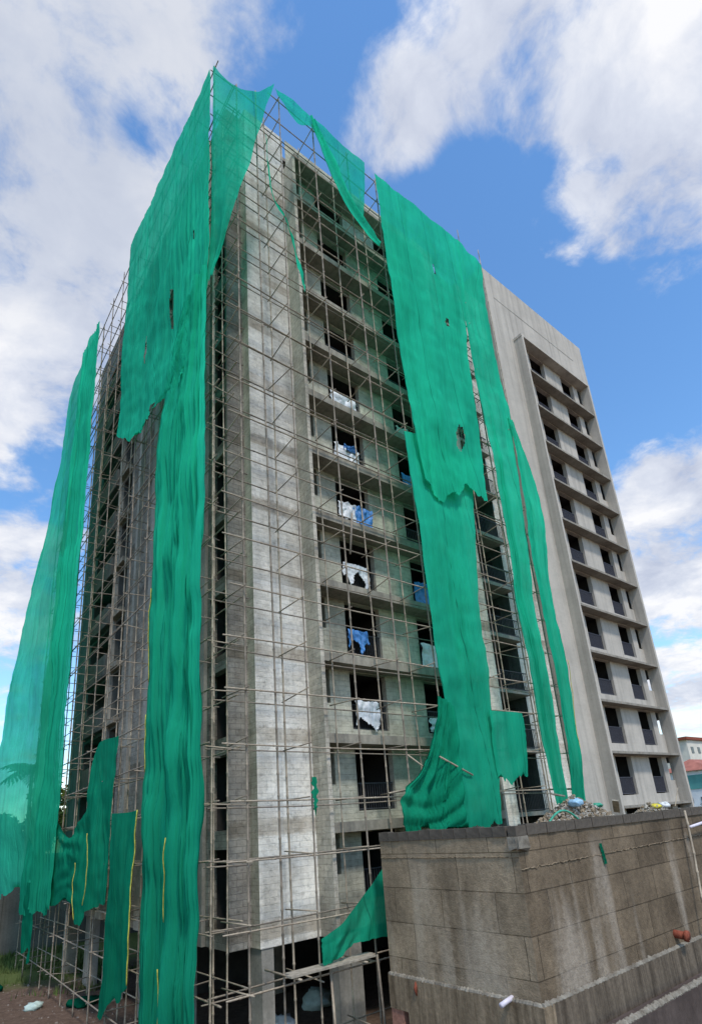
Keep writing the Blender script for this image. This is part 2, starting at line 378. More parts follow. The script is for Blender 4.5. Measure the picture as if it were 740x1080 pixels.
def scaffold(root, posts, rows, ties, mats):
    seed = 1
    for p, top in posts:
        pole_mb((p[0],p[1],GZ-.05), (p[0]+rnd.uniform(-.06,.06),p[1]+rnd.uniform(-.06,.06),top), rnd.uniform(.026,.036), seed).build('standard', mats[seed%2], root, True, origin=(p[0],p[1],GZ)); seed += 1
    for a, b, z in rows:
        j = lambda: rnd.uniform(-.11,.11)
        A = Vector((a[0]+rnd.uniform(-.25,.1),a[1]+rnd.uniform(-.05,.05),z+j())); B = Vector((b[0],b[1],z+j()))
        pole_mb(A, B, rnd.uniform(.020,.028), seed).build('ledger', mats[seed%2], root, True, origin=A); seed += 1
    ties = sorted(ties, key=lambda t: Vector(t[0]).length)
    rest = MB()
    for i, (a, b) in enumerate(ties):
        j = lambda: Vector((rnd.uniform(-.07,.07), rnd.uniform(-.12,.12), rnd.uniform(-.09,.09)))
        A = Vector(a)+j(); B = Vector(b)+j()
        if i < 100: MB().tube(A, B, .022, 5).build('transom', mats[i%2], root, True, origin=A)
        else: rest.tube(A, B, .022, 5)
    o = rest.build('transom', mats[0], root, True, origin=wpos(root)); o['kind'] = 'stuff'

OY, IY = 14.75, 16.05
xs = [7.93, 10.12, 12.2, 14.35, 16.3, 18.4, 20.5, 22.6, 24.7]
rt = empty('scaffolding', (17, 15.4, GZ), 'pole scaffolding along the right face of the tower, in front of its ledges', 'scaffold', 'pole scaffolds around the tower')
posts = []; rows = []; ties = []
for i, x in enumerate(xs):
    posts.append(((x, OY), 32.3 if i == 0 else 33.5+rnd.uniform(.1,.5))); posts.append(((x, IY), 31.5 if i == 0 else 33.6+rnd.uniform(.2,1.6)))
posts.append(((9.05, 14.9), 33.2)); posts.append(((26.2,15.2), 36.4)); posts.append(((24.2,15.2), 36.6))
for z in LV:
    zz = z
    top = zz > 32
    rows.append(((xs[1]-.3 if top else xs[0]-.55, OY), (xs[-1]+.3, OY), zz)); rows.append(((xs[1] if top else xs[0]-.4, IY), (xs[-1]+.2, IY), zz-.06))
    for x in xs[1 if top else 0:]: ties.append(((x-.05, OY-.15, zz+.04), (x-.05, IY+.2, zz+.04)))
scaffold(rt, posts, rows, ties, (M['pole'], M['poled']))
# an oblique lashed brace or two, as in the lower bays
MB().tube((14.2,14.6,2.2),(16.5,14.6,.9),.03,5).build('brace', M['pole'], rt, True)
MB().tube((13.2,14.65,.92),(17.0,14.65,1.35),.03,5).build('brace', M['pole'], rt, True)
MB().tube((15.4,14.2,2.1),(17.2,14.3,1.45),.035,5).build('brace', M['pole'], rt, True)
MB().tube((12.3,14.6,9.6),(12.55,14.6,11.4),.04,5).build('brace', M['poled'], rt, True)

OX, IX = 7.2, 8.3
ys = [15.5+2.15*i for i in range(13)]
lt = empty('scaffolding', (7.8, 28, GZ), 'pole scaffolding along the shaded left face of the tower', 'scaffold', 'pole scaffolds around the tower')
posts = []; rows = []; ties = []
for y in ys:
    posts.append(((OX, y), 33.6+rnd.uniform(0,.7))); 
    if y > 16: posts.append(((IX, y), 33.4+rnd.uniform(-.3,.6)))
for z in LV:
    rows.append(((OX, ys[0]-.4), (OX, ys[-1]+.3), z)); rows.append(((IX, ys[0]), (IX, ys[-1]+.2), z+.05))
    for y in ys: ties.append(((OX-.15, y+.05, z-.04), (IX+.2, y+.05, z-.04)))
scaffold(lt, posts, rows, ties, (M['poled'], M['pole']))

# standing place of two planks on the low scaffold bay
pl = empty('plank_platform', (10.1, 14.2, -3.6), 'low platform of grey planks resting on the scaffold below the triangular net', 'platform')
MB().box(8.75, 11.6, 14.05, 14.3, -3.62, -3.57).build('plank', M['plank'], pl)
MB().box(8.9, 11.75, 14.33, 14.6, -3.63, -3.58).build('plank', M['plank'], pl)
MB().tube((9.0,13.95,-3.68),(9.05,15.9,-3.70),.03,6).build('bearer', M['pole'], pl, True)
MB().tube((11.2,13.95,-3.68),(11.2,15.9,-3.70),.03,6).build('bearer', M['pole'], pl, True)
for x in (10.2, 11.9): MB().tube((x-.05,14.1,GZ),(x,14.35,-3.65),.035,6).build('prop', M['pole'], pl, True)

NETS = {"upper":[[[7.05,25.85,33.38],[7.05,22.85,32.99],[7.05,19.97,32.6],[7.05,17.49,32.55],[7.05,15.01,32.24]],[[7.05,25.84,29.8],[7.05,22.92,28.29],[7.05,20.2,27.07],[7.05,17.67,26.08],[7.05,14.97,24.86]],[[7.05,25.87,25.68],[7.05,22.94,23.53],[7.05,20.14,21.7],[7.05,17.53,20.44],[7.05,15.02,19.31]],[[7.05,25.9,21.87],[7.05,23.17,19.92],[7.05,20.56,18.56],[7.05,18.09,17.94],[7.05,16.25,17.62]],[[7.05,26.06,20.06],[7.05,23.34,18.16],[7.05,21.04,17.57],[7.05,18.66,17.55],[7.05,17.03,17.43]]],"strip":[[[6.9,17.39,20.99],[6.9,16.62,20.76],[6.9,15.9,20.55],[6.9,15.29,20.28],[6.9,14.79,20.16]],[[6.9,18.94,18.28],[6.9,17.79,17.39],[6.9,16.65,16.5],[6.9,15.7,15.76],[6.9,14.83,15.09]],[[6.9,19.73,15.0],[6.9,18.36,14.15],[6.9,17.04,13.33],[6.9,15.86,12.6],[6.9,14.8,11.94]],[[6.9,19.77,9.86],[6.9,18.39,9.29],[6.9,17.07,8.74],[6.9,15.97,8.28],[6.9,14.9,7.83]],[[6.9,19.76,5.02],[6.9,18.39,4.71],[6.9,17.16,4.43],[6.9,16.05,4.18],[6.9,14.98,3.94]],[[6.9,19.7,1.1],[6.9,18.33,1.01],[6.9,17.1,0.92],[6.9,16.0,0.85],[6.9,14.99,0.78]],[[6.9,19.55,-3.14],[6.9,18.29,-3.02],[6.9,17.15,-2.9],[6.9,16.05,-2.79],[6.9,15.05,-2.69]],[[6.9,19.52,-5.45],[6.9,18.31,-5.22],[6.9,17.14,-4.99],[6.9,16.09,-4.79],[6.9,15.13,-4.61]]],"corner":[[[7.0,15.1,32.27],[7.5,14.8,31.44],[8.06,14.55,31.04],[8.8,14.4,31.43],[9.67,14.35,32.99]],[[7.03,15.23,29.28],[7.42,14.93,28.63],[7.92,14.68,28.42],[8.43,14.53,28.61],[9.05,14.48,29.93]],[[7.06,15.36,25.92],[7.3,15.06,25.47],[7.6,14.81,25.32],[8.01,14.66,25.6],[8.35,14.61,26.43]],[[7.1,15.49,22.82],[7.2,15.19,22.46],[7.28,14.94,22.25],[7.41,14.79,22.39],[7.6,14.74,23.0]],[[7.01,15.62,20.11],[6.96,15.32,19.78],[6.92,15.07,19.6],[6.93,14.92,19.6],[6.98,14.87,20.16]]],"swag":[[[7.05,33.13,1.66],[7.05,30.58,0.39],[7.05,28.74,0.98],[7.05,27.29,1.95],[7.05,26.64,4.08],[7.05,23.48,4.07]],[[7.05,32.89,-0.04],[7.05,30.43,-0.62],[7.05,28.3,-0.51],[7.05,26.67,0.05],[7.05,25.5,1.5],[7.05,23.7,1.91]],[[7.05,32.9,-1.58],[7.05,30.3,-1.52],[7.05,28.09,-1.76],[7.05,26.3,-1.42],[7.05,25.05,-0.52],[7.05,23.81,-0.02]],[[7.05,33.07,-2.65],[7.05,30.03,-2.3],[7.05,27.46,-2.9],[7.05,26.59,-2.42],[7.05,25.07,-2.14],[7.05,23.84,-2.21]]],"patch":[[[7.0,23.61,1.09],[7.0,22.04,1.03],[7.0,20.73,1.04]],[[7.0,23.56,-1.02],[7.0,22.14,-0.94],[7.0,20.86,-0.84]],[[7.0,23.62,-3.57],[7.0,22.16,-3.27],[7.0,20.84,-3.01]],[[7.0,23.73,-5.72],[7.0,22.17,-4.98],[7.0,20.89,-4.54]]],"tri":[[[9.84,14.6,33.64],[10.87,14.6,33.94],[11.88,14.6,33.88],[13.0,14.6,33.8],[14.16,14.6,33.72],[15.39,14.6,33.71]],[[9.89,14.6,33.48],[10.9,14.6,33.4],[11.97,14.6,33.39],[13.15,14.6,32.58],[14.27,14.6,31.37],[15.14,14.6,31.23]],[[9.93,14.6,33.25],[11.03,14.6,32.55],[12.05,14.6,32.83],[13.25,14.6,30.79],[14.49,14.6,29.09],[14.75,14.6,28.64]]],"roll":[[[11.76,14.45,33.53],[12.05,14.45,33.54]],[[12.09,14.45,32.38],[12.62,14.45,32.57]],[[12.65,14.45,30.52],[13.34,14.45,31.17]],[[13.46,14.45,28.97],[14.05,14.45,29.62]],[[14.5,14.45,28.01],[15.07,14.45,28.73]],[[15.56,14.45,27.46],[15.74,14.45,27.93]]],"main":[[[15.72,14.3,32.89],[17.23,14.3,32.93],[18.85,14.3,32.97],[20.5,14.3,33.11],[22.6,14.3,33.21]],[[15.89,14.3,28.08],[17.29,14.3,28.14],[18.7,14.3,28.15],[20.23,14.3,28.4],[22.11,14.3,28.61]],[[16.0,14.3,24.33],[17.28,14.3,24.23],[18.62,14.3,24.13],[20.01,14.3,24.2],[21.61,14.3,24.54]],[[16.08,14.3,20.28],[17.28,14.3,20.36],[18.56,14.3,20.45],[19.97,14.3,20.87],[21.35,14.3,21.44]],[[16.31,14.3,17.16],[17.34,14.3,17.09],[18.54,14.3,17.34],[19.87,14.3,17.79],[21.24,14.3,18.08]],[[16.66,14.3,14.03],[17.51,14.3,13.69],[18.69,14.3,14.24],[19.84,14.3,14.95],[21.02,14.3,14.5]]],"lower":[[[15.87,14.55,16.56],[16.97,14.55,16.73],[18.12,14.55,16.78],[19.33,14.55,16.84],[20.71,14.55,17.0]],[[16.04,14.55,12.54],[16.96,14.55,12.82],[17.99,14.55,13.15],[19.02,14.55,13.47],[20.11,14.55,13.81]],[[16.14,14.55,8.17],[16.89,14.55,8.31],[17.68,14.55,8.46],[18.5,14.55,8.61],[19.36,14.55,8.78]],[[16.22,14.55,5.39],[16.94,14.55,5.47],[17.64,14.55,5.54],[18.43,14.55,5.62],[19.25,14.55,5.71]],[[16.47,14.55,2.62],[17.12,14.55,2.64],[17.74,14.55,2.66],[18.44,14.55,2.68],[19.05,14.55,2.69]],[[16.59,14.55,-0.3],[17.11,14.55,-0.33],[17.59,14.55,-0.35],[18.09,14.55,-0.38],[18.6,14.55,-0.41]]],"bunch":[[[15.83,14.4,4.38],[16.13,14.4,4.29],[16.38,14.4,4.16],[16.62,14.4,4.03]],[[15.41,14.4,3.1],[15.76,14.4,3.04],[16.16,14.4,2.98],[16.63,14.4,2.93]],[[14.73,14.4,1.89],[15.29,14.4,1.79],[15.89,14.4,1.79],[16.53,14.4,1.86]],[[13.78,14.4,1.09],[14.57,14.4,0.88],[15.51,14.4,0.79],[16.56,14.4,0.97]],[[13.33,14.4,0.64],[14.38,14.4,0.26],[15.4,14.4,0.15],[16.51,14.4,0.2]],[[13.3,14.4,-0.17],[14.29,14.4,-0.29],[15.31,14.4,-0.35],[16.49,14.4,-0.43]]],"rect":[[[18.87,14.5,4.04],[20.01,14.5,4.07],[21.14,14.5,4.06]],[[18.8,14.5,2.68],[19.94,14.5,2.79],[21.1,14.5,2.9]],[[18.76,14.5,1.26],[19.86,14.5,1.24],[20.89,14.5,1.43]]],"right":[[[22.82,14.6,33.95],[23.83,14.6,33.68],[24.97,14.6,33.37]],[[22.28,14.6,27.35],[23.38,14.6,28.55],[24.68,14.6,29.99]],[[22.24,14.6,23.22],[23.35,14.6,24.14],[24.64,14.6,25.18]],[[22.46,14.6,19.82],[23.64,14.6,20.66],[24.99,14.6,21.6]],[[22.54,14.6,17.45],[23.6,14.6,18.16],[24.82,14.6,19.26]],[[22.52,14.6,13.5],[23.4,14.6,13.87],[24.33,14.6,14.31]],[[22.37,14.6,8.87],[23.09,14.6,8.99],[23.87,14.6,9.23]],[[22.54,14.6,4.73],[23.15,14.6,4.77],[23.81,14.6,4.91]],[[22.59,14.6,0.14],[23.09,14.6,0.12],[23.69,14.6,0.1]]],"narrow":[[[24.62,14.5,21.36],[24.88,14.5,21.35],[25.11,14.5,21.19]],[[24.75,14.5,19.48],[25.2,14.5,19.54],[25.65,14.5,19.21]],[[24.6,14.5,15.78],[25.37,14.5,15.73],[26.15,14.5,15.69]],[[24.3,14.5,11.78],[24.99,14.5,11.83],[25.68,14.5,11.82]],[[24.28,14.5,8.42],[24.83,14.5,8.35],[25.38,14.5,8.23]],[[24.35,14.5,4.61],[24.93,14.5,4.65],[25.58,14.5,4.83]],[[23.87,14.5,0.0],[24.41,14.5,-0.02],[25.04,14.5,-0.04]]],"low":[[[9.86,14.3,-2.9],[10.64,14.3,-2.59],[11.54,14.3,-1.95],[12.38,14.3,-1.24]],[[9.84,14.3,-3.19],[10.6,14.3,-3.07],[11.46,14.3,-2.76],[12.3,14.3,-2.26]],[[9.85,14.3,-3.5],[10.36,14.3,-3.52],[11.13,14.3,-3.2],[12.26,14.3,-3.19]]],"scrap":[[[9.27,14.7,29.89],[9.35,14.7,29.96]],[[9.46,14.7,26.37],[9.55,14.7,26.27]],[[10.11,14.7,25.63],[10.17,14.7,25.45]],[[10.35,14.7,24.5],[10.45,14.7,24.52]],[[10.66,14.7,22.77],[10.76,14.7,22.85]],[[10.95,14.7,21.89],[11.0,14.7,21.98]]],"scrap2":[[[10.01,14.6,1.46],[10.15,14.6,1.46]],[[10.01,14.6,0.9],[10.18,14.6,0.9]],[[10.02,14.6,0.46],[10.12,14.6,0.46]]]}

# ------------------------------------------------------------------ nets
def cat1(p0,p1,p2,p3,t):
    return .5*((2*p1)+(p2-p0)*t+(2*p0-5*p1+4*p2-p3)*t*t+(3*p1-p0-3*p2+p3)*t*t*t)
def spl(pts, t):
    n = len(pts)-1; f = min(max(t,0),1)*n; i = min(int(f), n-1); u = f-i
    g = lambda k: pts[min(max(k,0),n)]
    return cat1(g(i-1) if i > 0 else g(0)*2-g(1), g(i), g(i+1), g(i+2) if i+2 <= n else g(n)*2-g(n-1), u)
def net(name, label, key, nrm, mat, nu, nv, pleats, jag=.04, rise=.35, hole=None, parent=None, extra=.1, cat='net', swag=None, wave=0.12, vee=None):
    """cloth surface through rows of support points, with hanging pleats that deepen downwards"""
    rows = [[Vector(p) for p in r] for r in NETS[key]]
    nrm = Vector(nrm); mb = MB(); mb.uv = []
    sd = sum(ord(c) for c in key)*.37
    rr = random.Random(int(sd*10))
    for j in range(nv+1):
        v = j/nv
        rc = [spl([r[c] for r in rows], v) for c in range(len(rows[0]))]
        for i in range(nu+1):
            u = i/nu; p = spl(rc, u)
            wdt = (rc[-1]-rc[0]).length
            amp = min(1, rise+v*1.2)
            d = 0
            for f, a, ph, sl in pleats:
                wob = noise.noise(Vector((u*2+sd, v*3, ph)))*1.6
                w = sin(2*pi*f*u + ph + sl*v*6 + wob)
                d += a*amp*(w if f < 5 else ((1-abs(w))*1.6-.8)*max(0,.35+1.6*noise.noise(Vector((u*2.3,v*1.7,sd+ph)))))
            d *= .35+.65*min(1, 5*u, 5*(1-u))
            d += (.4+.6*min(1,4*u,4*(1-u)))*wave*noise.noise(p*.45+Vector((sd,0,0)))*2*amp + .05*noise.noise(p*1.7)
            if swag: d += swag*abs(sin(pi*(v*5+u*u*1.4)))**1.5*(v**.7)
            if vee: d += .055*sin(2*pi*5*(v - .75*abs(u-vee) + .05*noise.noise(Vector((u*3,v*3,sd)))))*math.exp(-2.2*v)*max(0,1-1.6*abs(u-vee))
            q = p + nrm*(d+extra)
            if i in (0, nu): q += (rc[-1]-rc[0]).normalized()*jag*.6*((noise.noise(Vector((v*9, sd, i)))*2+noise.noise(Vector((v*31, sd, i)))*.6))
            if j == nv: q.z += jag*3*(noise.noise(Vector((u*5.5, sd, 3)))*2.2+.5*noise.noise(Vector((u*21, sd, 6))))
            mb.v.append(tuple(q)); mb.uv.append((u*max(wdt,1), p.z))
    W = nu+1
    for j in range(nv):
        for i in range(nu):
            if hole and any(((i/nu-hu)/ru)**2+((j/nv-hv)/rv)**2 < 1+.5*noise.noise(Vector((i*.9,j*.9,sd))) for hu,hv,ru,rv in hole): continue
            a = j*W+i; mb.f.append((a,a+1,a+W+1,a+W)); mb.mi.append(0)
    o = mb.build(name, mat, parent, True, origin=rows[0][0])
    if parent is None: tag(o, label, cat, 'green shade nets hung on the scaffolding')
    return o, mb
def tape(mb, W, i, j0, j1, parent, off, r=.015):
    """yellow selvedge cord along one column of a net"""
    pts = [Vector(mb.v[j*W+i])+Vector(off) for j in range(j0, j1+1)]
    return MB().path(pts, [r]*len(pts), 5).build('edge_cord', M['ropey'], parent, True, origin=pts[0])

LN = (-1,-.15,0); RN = (-.1,-1,0)
n, mb = net('shade_net', 'broad green net over the top of the left face, with ragged hem and torn slits', 'upper', LN, M['net'], 110, 90, [(2.2,0.120,.3,.02),(6,0.017,1.2,.05),(12,.09,.7,.03),(19,.05,1.3,.02)], .12, .3, [(.72,.78,.035,.05),(.55,.93,.03,.06),(.62,.45,.012,.06),(.3,.52,.01,.05),(.82,.30,.008,.04)], extra=.3)
NETS['stripl'] = [[r[0], r[1], r[2], tuple(Vector(r[2]).lerp(Vector(r[3]), .35))] for r in NETS['strip']]
NETS['stripr'] = [[tuple(Vector(r[2]).lerp(Vector(r[1]), .12)), r[3], r[4]] for r in NETS['strip']]
n, mb = net('shade_net', 'left width of the long green net hanging from roof level to the ground', 'stripl', LN, M['net'], 90, 150, [(1.6,.10,.8,.03),(4.3,.07,2.,.1),(7,.16,.1,.05),(11,.09,.6,.04)], .05, .45, wave=.14)
tape(mb, 91, 0, 68, 84, n, (-.02,-.02,0)); tape(mb, 91, 0, 90, 101, n, (-.02,-.02,0))
n, mb = net('shade_net', 'right, tightly gathered width of the long green net at the left corner of the tower', 'stripr', LN, M['net'], 90, 150, [(1.3,.09,.2,.03),(3.6,.10,1.,.2),(6,.22,.1,.08),(9,.14,.9,.06)], .05, .5, [(.12,.78,.05,.012)], extra=.32, wave=.14)
tape(mb, 91, 1, 112, 124, n, (-.03,-.03,0)); tape(mb, 91, 0, 132, 149, n, (-.02,-.02,0))
n, mb = net('shade_net', 'sagging see-through green net strung between the two tall corner poles', 'corner', (-.6,-1,0), M['netthin'], 44, 60, [(2,0.075,.2,.05),(6,0.021,1.,.1)], .05, .1, extra=.3)
n, mb = net('shade_net', 'pointed green net triangle hanging from the roof rail right of the tall corner pole', 'tri', RN, M['netthin'], 60, 22, [(5.4,0.028,.4,.1),(2,0.075,1,.0)], .04, .3)
net('rolled_edge', None, 'roll', RN, M['net'], 8, 40, [(1.2,0.105,0,.2)], .05, 1, parent=n)
n, mb = net('shade_net', 'largest green net covering the upper right face, with a small torn window', 'main', RN, M['net'], 120, 110, [(2.6,0.075,.4,.01),(8,0.016,1.4,.03),(5,0.021,.2,.08),(13,.08,.7,.03),(21,.05,1.3,.02)], .1, .25, [(.70,.80,.055,.045),(.76,.335,.02,.016),(.665,.17,.012,.02)])
n, mb = net('shade_net', 'green net strip hanging below the largest net, smooth left half, pleated right half', 'lower', RN, M['net'], 120, 120, [(1.1,0.075,.2,.0),(3,0.038,.5,.05),(9,0.017,.3,.06),(15,.07,.4,.02)], .05, .5)
n, mb = net('shade_net', 'heap of bunched green net looped over a pole just above the block wall', 'bunch', RN, M['netdeep'], 90, 90, [(3.3,0.112,.5,.1),(7,0.028,1.2,.1),(11,.12,.4,.15),(17,.08,.9,.2)], .08, .5, swag=.13)
n, mb = net('shade_net', 'small square green net patch hanging beside the long strip on the right face', 'rect', RN, M['net'], 26, 26, [(1.4,0.075,.7,.05),(5,0.010,.3,.1)], .06, .5)
n, mb = net('shade_net', 'tall green net band edging the dark recess beside the finished wing', 'right', RN, M['net'], 70, 130, [(1.3,0.075,.2,.1),(5,0.017,.5,.06),(7,.10,.4,.03)], .1, .4)
n, mb = net('shade_net', 'slim bulging green net strip lying against the finished pale wing', 'narrow', RN, M['net'], 22, 90, [(1.5,0.105,.4,.1),(4,0.045,1.,.1),(5,.09,.4,.03)], .08, .5)
tape(mb, 23, 20, 66, 84, n, (-.05,-.16,0))
n, mb = net('shade_net', 'small triangular green net stretched above the plank platform beside the block wall', 'low', RN, M['net'], 30, 24, [(1.1,0.090,.3,.1),(4,0.038,.2,.3)], .03, .4)
n, mb = net('shade_net', 'u-shaped green net slung low on the left scaffold, one corner raised', 'swag', LN, M['netdeep'], 110, 80, [(3.2,0.120,.3,.05),(8,.06,.8,.1)], .06, .4, vee=.24)
tape(mb, 111, 44, 30, 79, n, (-.14,-.1,0)); tape(mb, 111, 76, 30, 79, n, (-.14,-.1,0))
n, mb = net('shade_net', 'plain rectangular green net panel with a yellow edge hanging near the ground at the left', 'patch', LN, M['netdeep'], 24, 40, [(1.3,0.075,.2,.02),(4,0.022,1,.05)], .05, .5)
tape(mb, 25, 24, 0, 38, n, (-.03,-.05,0), .022)
n, mb = net('net_scrap', None, 'scrap', RN, M['net'], 3, 50, [(1,0.038,.2,.4)], .12, 1, parent=None, cat='net scrap'); n['label'] = 'thin torn ribbon of green net dangling before the plastered pier near the top'; n['group'] = 'net scraps'
n, mb = net('net_scrap', None, 'scrap2', RN, M['netdeep'], 4, 20, [(1,0.038,.2,.4)], .1, 1, parent=None, cat='net scrap'); n['label'] = 'short dark green net rag tied to a pole low on the right face'; n['group'] = 'net scraps'

# far-left nets hang outside the scaffold and belly outwards
def belly(x32, x42, z): return x32, x42, z
zz = [33.4, 29, 25, 21, 17, 13, 9, 5, 1, -2.2]
xl = [7.2, 7.1, 6.85, 6.5, 6.05, 5.65, 5.4, 5.35, 5.55, 6.2]
NETS['far'] = [[(7.0-.02*i, 33.6, z), (7.0+(a-7.0)*.3-.15, 36, z), (7.0+(a-7.0)*.62-.25, 38.3, z), (7.0+(a-7.0)*.85-.15, 40.3, z), (a, 42.2, z-.6)] for i, (z, a) in enumerate(zip(zz, xl))]
n, mb = net('shade_net', 'pale see-through green net bellying outwards at the far left edge of the scaffold', 'far', LN, M['netlit'], 44, 90, [(1.6,0.105,.3,.03),(6,0.017,.4,.04)], .12, .4)
z2 = [33.5, 28, 22, 16, 10, 5, 1, -2.9]
NETS['fold'] = [[(6.95, 32.3, z), (6.85-.03*i, 33.3, z), (6.75-.05*i, 34.6, z), (6.8-.05*i, 36+.1*i, z-.2)] for i, z in enumerate(z2)]
n, mb = net('shade_net', 'thick folded green net beside the strip of sky at the tower\'s left end', 'fold', LN, M['net'], 100, 130, [(2.2,0.150,.6,.03),(7,.16,.2,.05),(11,.1,.7,.05)], .06, .5)
NETS['tail'] = [[(6.6, 34.2, -1.6), (6.5, 35.2, -1.6), (6.5, 36.6, -1.6)], [(6.6, 33.9, -3.4), (6.5, 35, -3.4), (6.5, 36.4, -3.3)], [(6.6, 33.6, -5.2), (6.5, 34.9, -4.75), (6.5, 36.2, -4.95)]]
n, mb = net('shade_net', 'short green net tail hanging lowest at the far left below the folded net', 'tail', LN, M['netdeep'], 14, 24, [(1.4,0.075,.2,.1)], .06, .6)

# ------------------------------------------------------------------ sheets draped on the window railings
def cloth(label, x0, x1, z0, z1, mat, seed, tear=.0, y=16.97):
    mb = MB(); nu, nv = 30, 26; r = random.Random(seed); pass
    for j in range(nv+1):
        for i in range(nu+1):
            u = i/nu; v = j/nv
            x = x0+(x1-x0)*(u + .06*noise.noise(Vector((u*3,v*3,seed)))); z = z1-(z1-z0)*v*(1 - tear*.6*max(0,noise.noise(Vector((u*4.1,seed,.5)))*2))
            d = .10*noise.noise(Vector((u*5,v*2.5,seed*.7)))*2+.07*noise.noise(Vector((u*11,v*2.5,seed)))+.04*noise.noise(Vector((u*19,v*11,seed)))
            mb.v.append((x, y-abs(d)-.02, z+ .08*noise.noise(Vector((u*4,seed*1.3,0)))))
    for j in range(nv):
        for i in range(nu):
            if tear and (j/nv > 1.0-tear*1.6*abs(noise.noise(Vector((i*.06,seed*3.1,.2))))*2): continue
            a = j*(nu+1)+i; mb.f.append((a,a+1,a+nu+2,a+nu+1)); mb.mi.append(0)
    o = mb.build('plastic_sheet', mat, None, True, origin=(x0,y,z1))
    tag(o, label, 'plastic sheet', 'plastic sheets draped on window railings')
sh = [ # storey, opening, x-span share, height share above the sill, material, tear
 (9,0,(.0,.75),(-.05,.5),'white_sheet',0,'smooth white sheet on the highest covered railing'),
 (8,0,(.0,1.),(-.1,.42),'white_sheet',0,'wide white sheet across the whole railing, second highest of the covered railings'),
 (6,0,(.0,.8),(-.05,1.),'white_sheet',0,'large white sheet covering the railing directly above the white and blue one'),
 (5,0,(.0,.75),(-.05,1.),'white_sheet',0,'white sheet with a blue folded top on a mid-height railing'),
 (4,0,(.0,.5),(.0,1.),'white_sheet',.35,'torn white half sheet beside a blue one on the same railing'),
 (4,0,(.45,1.),(.0,.98),'blue_sheet',0,'blue sheet hung over the right half of a railing beside torn white plastic'),
 (3,0,(.0,.75),(.0,1.),'white_sheet',.45,'torn white sheet with trailing tatters one storey below the blue railing'),
 (2,0,(.0,.55),(-.1,1.),'blue_sheet',.35,'crumpled blue and white cloth on the railing two storeys below the blue half-covered one'),
 (1,0,(.05,.7),(-.15,1.05),'white_sheet',.4,'ragged white sheet tumbling over the lowest covered railing'),
 (9,1,(.0,1.),(-.1,.45),'pale_sheet',0,'pale green sheet in the upper opening beside the largest net'),
 (6,1,(.0,1.),(-.1,.75),'pale_sheet',0,'pale sheet on the railing just above the top of the lower net strip'),
 (5,1,(.0,.9),(-.05,.9),'blue_sheet',.1,'dull blue sheet half hidden by the lower net strip, topmost blue one there'),
 (3,1,(.0,1.),(-.05,1.),'blue_sheet',0,'bright blue sheet filling the opening beside the smooth net strip'),
 (2,1,(.0,1.),(-.05,1.),'white_sheet',0,'flat white sheet beside the net strip, one storey below the bright blue sheet'),
 (1,1,(.0,1.),(-.05,.6),'white_sheet',.2,'white sheet low beside the net strip, lowest of the right-hand column'),
]
for i, (k, op, (a,b), (c,d), mt, tr, lab) in enumerate(sh):
    x0, x1 = bay_open[op]; s = zb(k)+.7
    cloth(lab, x0+(x1-x0)*a, x0+(x1-x0)*b, s+c*1.05, s+d*1.05, M[mt], i+1, tr)
cloth('blue strip of plastic folded over the top edge of a white sheet at mid height', 14.3, 15.1, zb(5)+1.5, zb(5)+1.8, M['blue_sheet'], 31, 0, 16.9)

# ------------------------------------------------------------------ block-built tank in the foreground
def m_tank(name, lo_c, hi_c, pale):
    t = NT(name); v, a, z = t.wallvec(); oc = t.coord()
    b = t.brick(v, 1.75, .88, .014, (1,1,1), (.62,.61,.60), (.28,.27,.25), .37)
    n1 = t.noise(oc, .6, 8, .65); n2 = t.noise(oc, 7, 8, .7); n3 = t.noise(oc, 25, 4, .6)
    c = t.mix(lo_c, hi_c, t.ramp(n1, [(.3,0.),(.66,1.)]))
    c = t.mix(c, b.outputs['Color'], .8, 'MULTIPLY')
    c = t.mix(c, t.ramp(n2, [(.28,.55),(.6,1.08)]), .8, 'MULTIPLY')
    cv = t.n('ShaderNodeCombineXYZ', ins={'X':t.math('ADD', a, t.math('MULTIPLY', n2, .22)),'Y':t.math('MULTIPLY', z, .10)})
    st = t.noise(cv.outputs[0], .95, 3, .45)
    lo = t.ramp(t.math('ADD', t.math('DIVIDE', t.math('ADD', z, 3.9), 4.), t.math('MULTIPLY', n2, .3)), [(.0,1.),(.8,1.),(1.0,0.)])
    mask = t.math('MULTIPLY', t.ramp(st, [(.56,0.),(.66,1.)]), lo)
    c = t.mix(c, pale, t.math('MULTIPLY', t.math('MULTIPLY', mask, t.ramp(n2, [(.3,.5),(.6,1.)])), .62))
    dk = t.noise(t.n('ShaderNodeCombineXYZ', ins={'X':a,'Y':t.math('MULTIPLY', z, .13)}).outputs[0], 2.3, 5, .6)
    c = t.mix(c, t.ramp(dk, [(.3,.6),(.55,1.)]), .5, 'MULTIPLY')
    h = t.math('ADD', t.math('ADD', n3, n2), t.math('MULTIPLY', b.outputs['Fac'], -.5))
    t.bsdf(c, .9, h, .6, .03, .2); return t.m
M['tank'] = m_tank('stained_tank_concrete', (.20,.15,.10), (.42,.325,.22), (.47,.40,.31))
M['tankd'] = m_tank('shaded_tank_concrete', (.105,.077,.05), (.24,.182,.122), (.42,.365,.30))  # darker copy of the tank concrete, shade of the right face painted in
